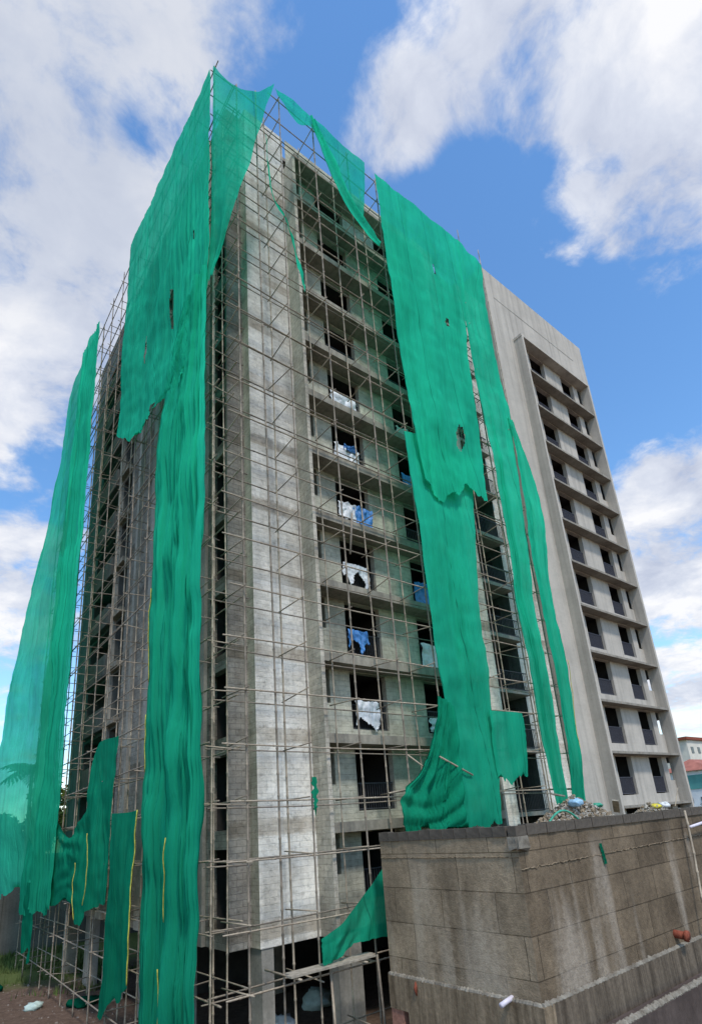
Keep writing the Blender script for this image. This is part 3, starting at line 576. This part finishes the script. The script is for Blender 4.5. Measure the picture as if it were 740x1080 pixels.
def m_low(name, lo_c, hi_c):
    t = NT(name); v, a, z = t.wallvec(); oc = t.coord()
    n2 = t.noise(oc, 8, 7, .7); st = t.noise(t.n('ShaderNodeCombineXYZ', ins={'X':a,'Y':t.math('MULTIPLY', z, .06)}).outputs[0], 5.5, 5, .65)
    c = t.mix(lo_c, hi_c, t.ramp(st, [(.34,0.),(.62,1.)]))
    c = t.mix(c, t.ramp(n2, [(.3,.6),(.6,1.1)]), .7, 'MULTIPLY')
    t.bsdf(c, .9, t.math('ADD', n2, st), .6, .03, .2); return t.m
M['plinth'] = m_low('streaked_plinth_concrete', (.12,.088,.056), (.28,.215,.145))
M['plinthd'] = m_low('shaded_plinth_concrete', (.065,.05,.036), (.17,.135,.10))  # same plinth with the right side's shade put into its colour
M['mortar'] = m_concrete('rough_mortar', (.30,.275,.23), (.14,.12,.095), .2, 3, .8)
M['coping'] = m_concrete('dark_coping_block', (.15,.128,.105), (.08,.068,.056), .3, 1.2, .6)
M['lowwall'] = m_concrete('dark_brown_wall', (.11,.085,.075), (.06,.045,.04), .3, .8)
TX, TY, TYE, TXE, TT = 11.56, 8.58, 13.42, 34.0, -.29
tank = empty('block_wall_tank', (TX, TY, GZ), 'weathered brown block-built tank with pale water stains and dark coping, in the foreground', 'tank')
def rough_quad_wall(mb, P, u0, u1, z0, z1, du=.25, amp=.012):
    nu = max(2,int(abs(u1-u0)/du)); nv = max(2,int((z1-z0)/du)); k = len(mb.v)
    for j in range(nv+1):
        for i in range(nu+1):
            u = u0+(u1-u0)*i/nu; z = z0+(z1-z0)*j/nv
            mb.v.append(P(u, z, amp*noise.noise(Vector((u*1.1,z*1.1,3)))*2))
    for j in range(nv):
        for i in range(nu):
            a = k+j*(nu+1)+i; mb.f.append((a,a+1,a+nu+2,a+nu+1)); mb.mi.append(0)
wm = MB()
rough_quad_wall(wm, lambda u,z,d: (TX+(d if TY+.01 < u < TYE else 0), u, z), TYE, TY, -3.95, TT-.24)
wm.quad((TX,TYE,GZ),(TX,TYE,TT-.24),(TXE,TYE,TT-.24),(TXE,TYE,GZ))
wm.quad((TX,TY,TT-.24),(TXE,TY,TT-.24),(TXE,TYE,TT-.24),(TX,TYE,TT-.24))
wm.build('wall', M['tank'], tank); wm = MB()
rough_quad_wall(wm, lambda u,z,d: (u, TY+(d if u > TX+.01 else 0), z), TX, TXE, -3.95, TT-.24)
wm.build('wall', M['tankd'], tank)['label'] = 'dark shade-coloured wall face with pale vertical stains'
# plinth: steps out slightly below the ridge of mortar
pm = MB(); pm.box(TX-.10, TX+.3, TY-.099, 12.72, GZ, -3.97); pm.build('plinth', M['plinth'], tank)
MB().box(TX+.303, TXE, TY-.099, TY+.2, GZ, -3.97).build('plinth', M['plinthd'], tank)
MB().box(TX-.10, TX+.3, 12.723, TYE, -4.75, -3.97).build('plinth', M['plinth'], tank)
MB().box(TX-.07, TX+.3, 12.95, TYE, GZ, -4.753).build('corner_pier', M['pinkbrick'], tank)
def ridge(p, q, r, seed, n=60, zj=.03):
    n = int(n*2.2)
    p = Vector(p); q = Vector(q); pts = []; rs = []
    for i in range(n+1):
        t = i/n; c = p.lerp(q, t)
        pts.append(c+Vector((0,0,zj*noise.noise(Vector((t*n*.5,seed,0)))))); rs.append(r*(1+.9*noise.noise(Vector((t*n*.9,seed,5)))))
    return MB().path(pts, rs, 7)
ridge((TX-.03,TYE,-3.96),(TX-.03,TY-.03,-3.96),.06,1).build('mortar_ridge', M['mortar'], tank)
ridge((TX-.03,TY-.03,-3.96),(TXE,TY-.03,-3.96),.06,2,220).build('mortar_ridge', M['mortar'], tank)
# row of coping blocks
def cop(x0,x1,y0,y1): return MB().box(x0,x1,y0,y1,TT-.237,TT+rnd.uniform(-.015,.02)).build('coping_block', M['coping'], tank, origin=(x0,y0,TT-.237))
y = TYE
while y > TY+.3:
    y2 = max(y-.42, TY+.25); cop(TX-.04+rnd.uniform(-.012,.012), TX+.2, y2+.008, y-.008); y = y2
x = TX-.04
while x < 28:
    x2 = x+.42; cop(x+.008, x2-.008, TY-.04+rnd.uniform(-.012,.012), TY+.2); x = x2
# lump of cast concrete under the coping at the corner
bm_ = MB(); bm_.box(TX-.06, TX+.36, TY-.09, TY-.004, -.86, TT-.245); bm_.box(TX-.06, TX-.004, TY-.004, TY+.22, -.84, TT-.245)
bm_.v = [(a+rnd.uniform(-.05,.02), b+rnd.uniform(-.03,.0), c+(rnd.uniform(-.05,.09) if c < -.7 else 0)) for a,b,c in bm_.v]
bm_.build('corner_lump', M['mortar'], tank)
# horizontal crack of mortar under the coping
ridge((TX-.012,TYE,-.98),(TX-.012,TY,-.98),.012,5,60,.03).build('mortar_ridge', M['plinth'], tank)
ridge((TX,TY-.012,-1.25),(24,TY-.012,-1.15),.012,6,90,.06).build('mortar_ridge', M['plinth'], tank)
# pipes through the tank wall
pv = MB(); pv.tube((TX-.42,9.35,-3.98),(TX+.1,9.35,-3.9),.055,12); pv.build('outlet_pipe', M['pipew'], tank, True)
rp = MB(); rp.tube((18.2,TY+.1,-3.62),(18.2,TY-.28,-3.66),.11,14); rp.tube((18.2,TY-.28,-3.66),(18.2,TY-.36,-3.67),.15,14); rp.build('outlet_pipe', M['rust'], tank, True)['label'] = 'rusty red flanged outlet pipe'
MB().path([(11.48,12.35,-4.0),(11.42,12.33,-4.14),(11.44,12.33,-4.3)],[.03,.045,.02],6).build('drain_stub', M['rust'], tank, True)
# lower retaining wall crossing in front of the tank on the right
lw = empty('retaining_wall', (15.5, 8.0, GZ), 'low dark brown retaining wall with pale mortar top, at the lower right', 'wall')
MB().box(12.6, 30, 7.85, 8.3, GZ, -4.66).build('wall', M['lowwall'], lw)
ridge((12.6,7.95,-4.64),(30,7.95,-4.64),.08,9,200,.05).build('mortar_ridge', M['mortar'], lw)
# loose things on and by the tank
sp = empty('scaffold_pole', (19.9, 8.2, -4.6), 'single thin scaffold pole leaning against the tank wall at the right edge', 'pole')
pole_mb((20.25,8.35,-.35),(19.55,8.2,-3.9),.035,77).build('pole', M['pole'], sp, True)
hp = MB().tube((20.35,8.35,-.86),(24.5,8.3,-.55),.045,10).build('water_pipe', M['pipew'], None, True, origin=(20.35,8.35,-.86)); tag(hp, 'pale horizontal pipe fixed to the tank wall behind the leaning pole', 'pipe')
lp = [(17.85+.10*sin(t*2*pi)*(.4+t), 7.78, -4.72-.36*t-.14*(1-cos(t*4*pi))) for t in [i/24 for i in range(25)]]
ro = MB().path([(18.1,7.8,-4.0),(18.0,7.78,-4.5)]+lp, [.022]*27, 5).build('yellow_rope', M['ropey'], None, True, origin=(18,7.8,-4.5)); tag(ro, 'loop of yellow rope hanging over the retaining wall at the lower right', 'rope')
rg = MB(); rg.uv=None
for i in range(5): rg.quad((15.02+.03*i,8.54,-.95-.1*i),(15.14+.02*i,8.53,-.95-.1*i),(15.13+.02*i,8.52,-1.07-.1*i),(15.03+.01*i,8.54,-1.07-.1*i))
ro = rg.build('cloth_rag', M['netdeep'], None, True, origin=(15.05,8.54,-.95)); tag(ro, 'small dark green rag stuck to the tank wall below the coping', 'rag')

# rubble and rubbish on the tank top
def heap(name, label, cat, cx, cy, z, rx, ry, h, n, mats, smin, smax, seed):
    r = random.Random(seed); mb = MB()
    for i in range(n):
        a = r.uniform(0,2*pi); d = r.random()**.6
        x = cx+rx*d*cos(a); y = cy+ry*d*sin(a); zt = z+h*(1-d)*r.uniform(.6,1.0)
        s = r.uniform(smin,smax); k = len(mb.v)
        rot = Matrix.Rotation(r.uniform(0,6),3,Vector((r.uniform(-1,1),r.uniform(-1,1),r.uniform(-1,1))).normalized())
        for c in ((-1,-1,-1),(1,-1,-1),(1,1,-1),(-1,1,-1),(-1,-1,1),(1,-1,1),(1,1,1),(-1,1,1)):
            v = rot @ Vector((c[0]*s*r.uniform(.6,1.3), c[1]*s*r.uniform(.6,1.2), c[2]*s*r.uniform(.4,.9)))
            mb.v.append((x+v.x, y+v.y, zt+v.z))
        mi = r.randrange(len(mats))
        for q in ((0,3,2,1),(4,5,6,7),(0,1,5,4),(1,2,6,5),(2,3,7,6),(3,0,4,7)): mb.f.append(tuple(k+t for t in q)); mb.mi.append(mi)
    return tag(mb.build(name, mats, None, False, origin=(cx,cy,z)), label, cat)
M['rub'] = m_concrete('rubble_grit', (.30,.235,.165), (.17,.13,.09), .1, 3)
M['rub2'] = m_concrete('rubble_pale', (.42,.39,.34), (.28,.25,.21), .1, 3)
TZ = TT-.24
heap('rubble_heap', 'heap of broken concrete and gravel on top of the tank wall below the dark recess', 'rubble', 17.6, 10.6, TZ, 2.3, 1.0, .95, 2600, [M['rub'],M['rub'],M['rub2']], .012, .055, 3)
heap('rubble_heap', 'small scatter of broken pale rubble on the tank top near the finished wing', 'rubble', 22.9, 10.6, TZ, 1.5, .8, .55, 420, [M['rub'],M['rub2']], .015, .05, 4)
def bag(label, cx, cy, z, r, mat, seed, sq=.6, cat='plastic bag'):
    mb = MB(); nu, nv = 14, 8
    for j in range(nv+1):
        for i in range(nu):
            th = pi*j/nv; ph = 2*pi*i/nu
            d = Vector((sin(th)*cos(ph), sin(th)*sin(ph), cos(th)*sq)); k = r*(1+.7*noise.noise(d*1.9+Vector((seed,0,0)))+.35*noise.noise(d*5+Vector((seed,2,0))))
            mb.v.append((cx+d.x*k, cy+d.y*k, z+r*sq*.7+d.z*k))
    for j in range(nv):
        for i in range(nu):
            a = j*nu+i; b = j*nu+(i+1)%nu; mb.f.append((a,b,b+nu,a+nu)); mb.mi.append(0)
    tag(mb.build('plastic_bag', mat, None, True, origin=(cx,cy,z)), label, cat)
M['bagblue'] = m_plain('pale_blue_plastic', (.28,.48,.66), .45, .2, 5, .4)
M['bagyellow'] = m_plain('yellow_plastic', (.66,.56,.05), .5, .2, 5, .4)
M['baggreen'] = m_plain('green_plastic', (.04,.30,.20), .5, .3, 5, .4)
bag('pale blue plastic bag on the rubble heap', 16.9, 10.1, TZ+.6, .20, M['bagblue'], 1)
bag('yellow plastic bag on the tank top near the finished wing', 22.9, 10.4, TZ+.30, .20, M['bagyellow'], 2, .4)
bag('crumpled white plastic bag beside the yellow bag', 24.0, 10.6, TZ+.3, .22, M['white_sheet'], 3, .5)
bag('small green rag on the rubble heap', 18.6, 10.4, TZ+.5, .2, M['baggreen'], 4, .4, 'rag')
pb = MB().box(-.55,.55,-.1,.1,-.025,.025).build('wooden_board', M['plank'], None, origin=(0,0,0)); pb.location = (19.5,10.2,TZ+.48); pb.rotation_euler = (.2,.35,.5); tag(pb, 'short grey board lying on the right flank of the rubble heap', 'board')
pb = MB().box(-.4,.4,-.08,.08,-.02,.02).build('wooden_board', M['ledge'], None); pb.location = (16.6,10.5,TZ+.95); pb.rotation_euler = (.1,.08,.2); tag(pb, 'pale flat board on the crest of the rubble heap', 'board')
st = MB().tube((24.0,10.2,TZ+.3),(25.6,10.6,TZ+1.0),.02,5).build('stick', M['pole'], None, True, origin=(24,10.2,TZ+.3)); tag(st, 'thin stick poking up from the rubbish beside the white bag', 'stick')
hs = [(13.7+i*.11, 9.2, TZ+.06+.42*sin(pi*i/17)) for i in range(18)]
ho = MB().path(hs, [.03]*18, 6).build('green_hose', M['baggreen'], None, True, origin=hs[0]); tag(ho, 'arched length of green hose on the tank top before the net strip', 'hose')
CLOUDS = [(0.038, 0.471, 0.881, 24, 0.66), (0.156, 0.406, 0.901, 12, 0.2), (0.043, 0.608, 0.793, 16, 0.3), (0.052, 0.725, 0.686, 15, 0.5), (0.116, 0.603, 0.789, 7, 0.5), (0.058, 0.79, 0.61, 9, 0.65), (0.095, 0.886, 0.454, 8, 0.45), (0.1, 0.932, 0.349, 8, 0.8), (0.121, 0.906, 0.406, 5, 0.4), (0.381, 0.324, 0.866, 5.5, 0.66), (0.423, 0.279, 0.862, 5, 0.42), (0.526, 0.081, 0.846, 12, 0.56), (0.472, 0.154, 0.868, 8, 0.36), (0.418, 0.223, 0.881, 6, 0.26), (0.536, 0.151, 0.831, 7, 0.55), (0.604, 0.087, 0.792, 9, 0.48), (0.707, 0.126, 0.696, 7, 0.9), (0.685, 0.129, 0.717, 6, 0.4), (0.472, 0.245, 0.847, 6, 0.45), (0.518, 0.24, 0.821, 3.5, 0.4), (0.609, 0.234, 0.758, 4.0, 0.5), (0.622, 0.215, 0.753, 4.4, 0.5), (0.637, 0.2, 0.745, 3.6, 0.4), (0.873, 0.29, 0.391, 8, 0.55), (0.874, 0.234, 0.427, 9, 0.8), (0.913, 0.31, 0.265, 10, 0.7), (0.934, 0.318, 0.164, 9, 0.6), (0.89, 0.33, 0.315, 7, 0.4), (0.265, 0.347, 0.9, 9, -0.35), (0.179, 0.503, 0.846, 6, -0.75), (0.196, 0.625, 0.756, 5, -0.45), (0.733, 0.269, 0.625, 15, -0.6), (0.571, 0.239, 0.786, 8, -0.5), (0.605, 0.177, 0.776, 5, -0.35), (0.125, 0.805, 0.58, 5, -0.55), (0.07, 0.85, 0.523, 3, -0.3), (0.507, 0.279, 0.816, 6, -0.5), (0.8, 0.196, 0.568, 6, -0.4), (0.302, 0.319, 0.898, 6, -0.2), (0.284, 0.333, 0.899, 5, -0.05), (0.433, -0.75, 0.5, 22, 0.6), (-0.354, -0.612, 0.707, 25, 0.6), (-0.819, 0.0, 0.574, 24, 0.6), (0.47, -0.171, 0.866, 18, 0.5), (0.0, -0.342, 0.94, 18, 0.5), (-0.433, 0.25, 0.866, 20, 0.5)]
GREYDIR = (0.056, 0.461, 0.886)

# ------------------------------------------------------------------ ground and far setting
def m_ground():
    t = NT('dirt_and_grass'); oc = t.coord(); n1 = t.noise(oc, .16, 7, .62); n2 = t.noise(oc, 3.2, 7, .7); n3 = t.noise(oc, 14, 5, .7)
    c = t.mix((.085,.055,.04), (.17,.115,.085), t.ramp(n2, [(.3,0.),(.7,1.)]))
    c = t.mix(c, (.28,.24,.2), t.ramp(n3, [(.62,0.),(.7,.8)]))
    sp = t.n('ShaderNodeSeparateXYZ', ins={'Vector':oc})
    gy = t.math('ADD', t.math('MULTIPLY', t.math('SUBTRACT', sp.outputs['Y'], 35.5), .12), t.math('MULTIPLY', t.math('SUBTRACT', n1, .5), 2.2))
    c = t.mix(c, t.mix((.05,.075,.02), (.12,.14,.045), n2), t.ramp(gy, [(.0,0.),(.35,1.)]))
    t.bsdf(c, .95, t.math('ADD', n2, n3), .8, .08, .1); return t.m
g = MB(); g.quad((-900,-900,GZ),(900,-900,GZ),(900,900,GZ),(-900,900,GZ))
tag(g.build('ground', m_ground(), None), kind='structure')
M['grass'] = m_plain('grass_blades', (.075,.105,.03), .9, .45, 2)
gm = MB()
for i in range(9000):
    x = rnd.uniform(-3, 12); y = rnd.uniform(32, 48.2)
    if noise.noise(Vector((x*.35,y*.35,0))) + (y-36)*.05 < rnd.uniform(-.1,.35): continue
    h = rnd.uniform(.12,.5); a = rnd.uniform(0,6.3); dx, dy = cos(a)*.035, sin(a)*.035; lx, ly = rnd.uniform(-.12,.12), rnd.uniform(-.12,.12)
    k = len(gm.v); gm.v += [(x-dx,y-dy,GZ),(x+dx,y+dy,GZ),(x+lx,y+ly,GZ+h)]; gm.f.append((k,k+1,k+2)); gm.mi.append(0)
tag(gm.build('grass', M['grass'], None), 'patchy green grass and weeds along the foot of the boundary wall', 'grass', kind='stuff')
M['bwall'] = m_concrete('grey_boundary_concrete', (.15,.145,.135), (.08,.078,.072), .45, .4)
bw = MB().box(-30, 42, 48.6, 48.9, GZ-.1, -1.02)
for i in range(12): bw.box(-29+i*6, -28.7+i*6, 48.5, 48.597, GZ-.1, -1.1)
tag(bw.build('boundary_wall', M['bwall'], None, origin=(0,48.6,GZ)), 'stained grey boundary wall behind the scaffold at the far left', 'wall')
# rubbish by the scaffold foot
M['grit'] = m_concrete('loose_grit', (.26,.22,.19), (.12,.09,.07), .1, 3)
db = MB(); r = random.Random(5)
for i in range(420):
    x = r.uniform(2.5, 9.5); y = r.uniform(24, 38); s = r.uniform(.015,.06)*(1.6 if r.random()<.08 else 1)
    a = r.uniform(0,3); k = len(db.v)
    for cx, cy, cz in ((-1,-1,0),(1,-.8,0),(.9,1,0),(-1,.9,0),(-.6,-.6,1),(.6,-.5,.8),(.5,.6,1),(-.6,.5,.7)):
        db.v.append((x+s*(cx*cos(a)-cy*sin(a)*.6), y+s*(cx*sin(a)+cy*cos(a)*.6), GZ-.01+s*cz*.8))
    for q in ((4,5,6,7),(0,1,5,4),(1,2,6,5),(2,3,7,6),(3,0,4,7)): db.f.append(tuple(k+t for t in q)); db.mi.append(0)
tag(db.build('loose_stones', M['grit'], None), 'loose stones and grit strewn over the reddish dirt at the lower left', 'rubble', kind='stuff')
bag('crumpled pale plastic rubbish on the dirt beside the low scaffold rail', 6.3, 31.3, GZ, .33, M['pale_sheet'], 11, .5, 'rubbish')
bag('small teal heap of net scrap lying on the grass at the far left', 5.2, 36.8, GZ, .7, M['netdeep'], 12, .45, 'net heap')
bag('low teal scrap of net on the dirt under the scaffold', 8.0, 29.9, GZ, .55, M['netdeep'], 13, .35, 'net heap')
bag('white sack lying in the dark open ground floor', 11.6, 19.6, GZ, .55, M['white_sheet'], 14, .6, 'sack')
bag('second pale sack deeper in the dark open ground floor by the column', 14.2, 21.0, GZ, .6, M['pale_sheet'], 15, .6, 'sack')
pb = MB().box(-.6,.6,-.09,.09,0,.04).build('wooden_board', M['plank'], None); pb.location = (4.9,34.2,GZ+.02); pb.rotation_euler = (0,0,.7); tag(pb, 'pale board lying on the grass edge at the lower left', 'board')

# trees
def m_leaf(name, c1, c2):
    t = NT(name); oc = t.coord(); n = t.noise(oc, .8, 4, .6)
    c = t.mix(c1, c2, t.ramp(n, [(.35,0.),(.65,1.)]))
    d = t.n('ShaderNodeBsdfDiffuse', ins={'Color':c}); tr = t.n('ShaderNodeBsdfTranslucent', ins={'Color':c})
    m = t.n('ShaderNodeMixShader', ins={0:.3,1:d.outputs[0],2:tr.outputs[0]}); t.t.links.new(m.outputs[0], t.out.inputs['Surface']); return t.m
M['leafd'] = m_leaf('dark_leaves', (.018,.035,.012), (.05,.085,.025))
M['leafy'] = m_leaf('yellow_green_leaves', (.09,.12,.02), (.17,.19,.05))
M['leafm'] = m_leaf('mid_green_leaves', (.035,.07,.025), (.08,.12,.05))
M['bark'] = m_plain('tree_bark', (.09,.07,.05), .95, .3, 6)
def tree(name, label, x, y, h, cr, mat, seed, n=2600, leaf=.3, z0=GZ):
    r = random.Random(seed); root = empty(name, (x,y,z0), label, 'tree', 'trees beyond the building site')
    tm = MB(); top = Vector((x+r.uniform(-.5,.5), y, z0+h*.72)); mid = Vector((x+r.uniform(-.3,.3),y,z0+h*.35))
    tm.path([(x,y,z0),mid,top],[h*.03,h*.022,h*.008],8)
    cl = []
    for i in range(11):
        a = r.uniform(0,6.3); d = cr*r.uniform(.35,.85); zz = z0+h*r.uniform(.45,.92)
        c = Vector((x+d*cos(a), y+d*sin(a), zz)); cl.append((c, cr*r.uniform(.3,.55)))
        tm.path([mid.lerp(top, r.uniform(.1,.9)), mid.lerp(c,.6), c], [h*.011,h*.007,h*.003], 5)
    cl.append((top, cr*.5))
    tm.build('trunk', M['bark'], root, True)
    lm = MB()
    for i in range(n):
        c, R = cl[r.randrange(len(cl))]
        d = Vector((r.gauss(0,1),r.gauss(0,1),r.gauss(0,1))).normalized()*R*r.uniform(.45,1.08); d.z *= .75
        p = c+d; s = leaf*r.uniform(.6,1.3)
        a = Vector((r.gauss(0,1),r.gauss(0,1),r.gauss(0,.6))).normalized(); b = a.cross(Vector((r.gauss(0,1),r.gauss(0,1),r.gauss(0,1)))).normalized()
        lm.quad(p-a*s, p+b*s*.45, p+a*s, p-b*s*.45)
    lm.build('crown', mat, root)
tree('broadleaf_tree', 'dark broadleaf tree behind the far-left net, cut by the picture edge', 5.6, 62, 11, 4.2, M['leafd'], 1, 3200, .34)
tree('broadleaf_tree', 'second dark tree beyond the boundary wall, seen through the thin net', 11.6, 66, 10.2, 3.6, M['leafd'], 2, 2600, .4)
tree('broadleaf_tree', 'yellow-green tree seen in the gap at the left end of the tower', 15.6, 67, 13.4, 3.6, M['leafy'], 3, 2400, .36)
def palm(label, x, y, h, seed):
    r = random.Random(seed); root = empty('palm_tree', (x,y,GZ), label, 'tree', 'trees beyond the building site')
    MB().path([(x,y,GZ),(x+.2,y,GZ+h*.5),(x+.1,y,GZ+h)],[.22,.17,.13],8).build('trunk', M['bark'], root, True)
    fm = MB()
    for i in range(16):
        a = i*2*pi/16+r.uniform(-.15,.15); el = r.uniform(-.1,.9); L = r.uniform(2.6,3.5); pr = None
        for s in range(13):
            t = s/12; p = Vector((x+.1,y,GZ+h))+Vector((cos(a),sin(a),0))*L*t*cos(el*.6)+Vector((0,0,L*(sin(el)*t-.75*t*t)))
            if pr is not None:
                side = Vector((-sin(a),cos(a),0)); w = .75*sin(pi*min(1,t+.12))
                for sg in (-1,1): fm.quad(pr, pr.lerp(p,.7), pr.lerp(p,.7)+side*sg*w+Vector((0,0,-w*.6))+(p-pr)*.8, pr+side*sg*w*.9+Vector((0,0,-w*.6))+(p-pr)*.6)
            pr = p
    fm.build('crown', M['leafd'], root)
palm('palm tree with drooping fronds showing through the thin far-left net', 9.8, 58, 13.6, 4)
# houses on the right horizon
M['paint'] = m_plain('pale_wall_paint', (.62,.58,.50), .9, .12, .5)
M['white_paint'] = m_plain('white_wall_paint', (.66,.68,.70), .9, .1, .4)
M['tile'] = m_plain('red_tile_roof', (.33,.13,.10), .9, .25, .8)
M['teal'] = m_plain('teal_panel', (.10,.30,.28), .7, .2, .6)
M['pane'] = m_plain('dark_window_glass', (.05,.06,.08), .3, .2, 1, .5)
h1 = empty('far_house', (122, 46, GZ), 'far cream house with a flat brown roof, just beside the finished wing', 'building')
MB().box(117.2, 127, 45, 53, GZ, 10.7).build('wall', M['paint'], h1)
MB().box(116.6, 127.4, 44.6, 53.3, 10.7, 11.25).build('roof', M['rust'], h1)
for a in (118.5, 121.5, 124.5):
    for z in (8.2, 5.2): MB().box(a, a+1.1, 44.93, 45.02, z, z+1.2).build('window', M['pane'], h1)
for y_ in (46.5, 49.5):
    for z in (8.2, 5.2): MB().box(117.12, 117.22, y_, y_+1.1, z, z+1.2).build('window', M['pane'], h1)
h2 = empty('far_house', (98, 36, GZ), 'white far house with a red roof and a teal strip at the right edge', 'building')
MB().box(92.4, 108, 33, 40, GZ, 3.9).build('wall', M['white_paint'], h2)
rf = MB(); a, b, c, d = (91.8,32.6,3.9),(108.6,32.6,3.9),(108.6,40.4,3.9),(91.8,40.4,3.9); e, f_ = (94.5,36.5,5.7),(106,36.5,5.7)
rf.quad(a,b,f_,e); rf.quad(c,d,e,f_); rf.quad(d,a,e,e); rf.quad(b,c,f_,f_); rf.build('roof', M['tile'], h2)
MB().box(93.6, 97.4, 32.9, 33.05, 1.3, 3.3).build('teal_panel', M['teal'], h2); MB().box(92.3, 92.45, 33.6, 38.5, 1.3, 3.3).build('teal_panel', M['teal'], h2)
for z in (-.6, -2.4, -4.2):
    for a in (93.4, 96.2, 99.0, 101.8): MB().box(a, a+1.5, 32.93, 33.02, z, z+.75).build('window', M['pane'], h2)
    for y_ in (34, 36.5): MB().box(92.33, 92.42, y_, y_+1.4, z, z+.75).build('window', M['pane'], h2)
tree('broadleaf_tree', 'mid green tree between the cream house and the red roofed house', 110.5, 41.5, 14.0, 4.0, M['leafm'], 6, 1800, .4)
tree('broadleaf_tree', 'low green tree at the foot of the white house at the right edge', 88.5, 32.0, 6.2, 2.4, M['leafm'], 8, 1200, .3)

# ------------------------------------------------------------------ sky, sun, camera
SUN_EL, SUN_AZ = radians(56), radians(-110)         # azimuth measured from +X
sd = Vector((cos(SUN_EL)*cos(SUN_AZ), cos(SUN_EL)*sin(SUN_AZ), sin(SUN_EL)))
w = bpy.data.worlds.new('World'); sc.world = w; w.use_nodes = True
t = w.node_tree; t.nodes.clear()
class WN(NT):
    def __init__(s): s.t = t; s.out = t.nodes.new('ShaderNodeOutputWorld')
W = WN()
sky = W.n('ShaderNodeTexSky', sky_type='NISHITA', sun_disc=False, sun_elevation=SUN_EL, sun_rotation=pi/2-SUN_AZ, air_density=1.15, dust_density=.35, ozone_density=2.2)
hs = W.n('ShaderNodeHueSaturation', ins={'Saturation':1.2,'Value':1.0,'Color':sky.outputs[0]})
bg1 = W.n('ShaderNodeBackground', ins={'Color':hs.outputs[0],'Strength':.25})
tc = W.n('ShaderNodeTexCoord'); sp = W.n('ShaderNodeSeparateXYZ', ins={'Vector':tc.outputs['Generated']})
nz = W.n('ShaderNodeVectorMath', operation='NORMALIZE', ins={0:tc.outputs['Generated']}).outputs[0]
den = W.math('ADD', W.math('MAXIMUM', sp.outputs['Z'], 0.), .22)
cv = W.n('ShaderNodeCombineXYZ', ins={'X':W.math('DIVIDE', sp.outputs['X'], den),'Y':W.math('DIVIDE', sp.outputs['Y'], den)}).outputs[0]
wa = W.n('ShaderNodeTexNoise', ins={'Vector':cv,'Scale':3.0,'Detail':6.})
wv = W.n('ShaderNodeVectorMath', operation='SCALE', ins={0:wa.outputs['Color'],'Scale':.16}).outputs[0]
wv = W.n('ShaderNodeVectorMath', operation='ADD', ins={0:cv,1:wv}).outputs[0]
n1 = W.noise(wv, 5.0, 12, .62); n2 = W.noise(wv, 1.6, 6, .55)
total = None
for bx, by, bz, size, wt in CLOUDS:
    dt = W.n('ShaderNodeVectorMath', operation='DOT_PRODUCT', ins={0:nz,1:(bx,by,bz)}).outputs['Value']
    mr = W.n('ShaderNodeMapRange', interpolation_type='SMOOTHSTEP', ins={'Value':dt,'From Min':cos(radians(size)),'From Max':cos(radians(size*.25)),'To Min':0.,'To Max':wt}).outputs[0]
    total = mr if total is None else W.math('ADD', total, mr)
# a broken layer everywhere outside the frame's own clouds
cover = W.math('ADD', W.math('MINIMUM', total, .9), W.math('MULTIPLY', W.math('SUBTRACT', n1, .5), 3.9))
mask = W.n('ShaderNodeMapRange', interpolation_type='SMOOTHSTEP', ins={'Value':cover,'From Min':.08,'From Max':.92,'To Min':0.,'To Max':.97}).outputs[0]
n4 = W.noise(wv, 3.0, 9, .58)
shade = W.ramp(W.math('ADD', W.math('MULTIPLY', n1, .35), W.math('MULTIPLY', n4, .65)), [(.38,(.50,.55,.69)),(.49,(.72,.76,.86)),(.58,(.98,.98,1.0))])
GREY = None
dt = W.n('ShaderNodeVectorMath', operation='DOT_PRODUCT', ins={0:nz,1:GREYDIR}).outputs['Value']
gr = W.n('ShaderNodeMapRange', interpolation_type='SMOOTHSTEP', ins={'Value':dt,'From Min':cos(radians(24)),'From Max':cos(radians(5)),'To Min':0.,'To Max':.6}).outputs[0]
shade = W.mix(shade, (.52,.57,.68), gr)
bg2 = W.n('ShaderNodeBackground', ins={'Color':shade,'Strength':1.02})
mx = W.n('ShaderNodeMixShader', ins={0:mask,1:bg1.outputs[0],2:bg2.outputs[0]})
t.links.new(mx.outputs[0], W.out.inputs['Surface'])

sl = bpy.data.lights.new('sun', 'SUN'); sl.energy = 2.9; sl.angle = radians(7); sl.color = (1, .95, .87)
so = bpy.data.objects.new('sun', sl); col.objects.link(so); so.rotation_euler = sd.to_track_quat('Z','Y').to_euler()

cam = bpy.data.cameras.new('camera'); co = bpy.data.objects.new('camera', cam); col.objects.link(co); sc.camera = co
cam.sensor_fit = 'VERTICAL'; cam.sensor_height = 36; cam.sensor_width = 36
cam.lens = 596.2626/1080*36; cam.shift_x = (370-372.59)/1080; cam.shift_y = (673.645-540)/1080
cam.clip_start = .1; cam.clip_end = 3000
R_ = Vector((0.7821,-0.6188,-0.0733)); D_ = Vector((0.1394,0.2884,-0.9473)); F_ = Vector((0.6073,0.7307,0.3118))
co.matrix_world = Matrix(((R_.x,-D_.x,-F_.x,0),(R_.y,-D_.y,-F_.y,0),(R_.z,-D_.z,-F_.z,0),(0,0,0,1)))
sc.view_settings.view_transform = 'Standard'; sc.view_settings.look = 'None'; sc.view_settings.exposure = 0; sc.view_settings.gamma = 1
sc.cycles.transparent_max_bounces = 16; sc.cycles.max_bounces = 6
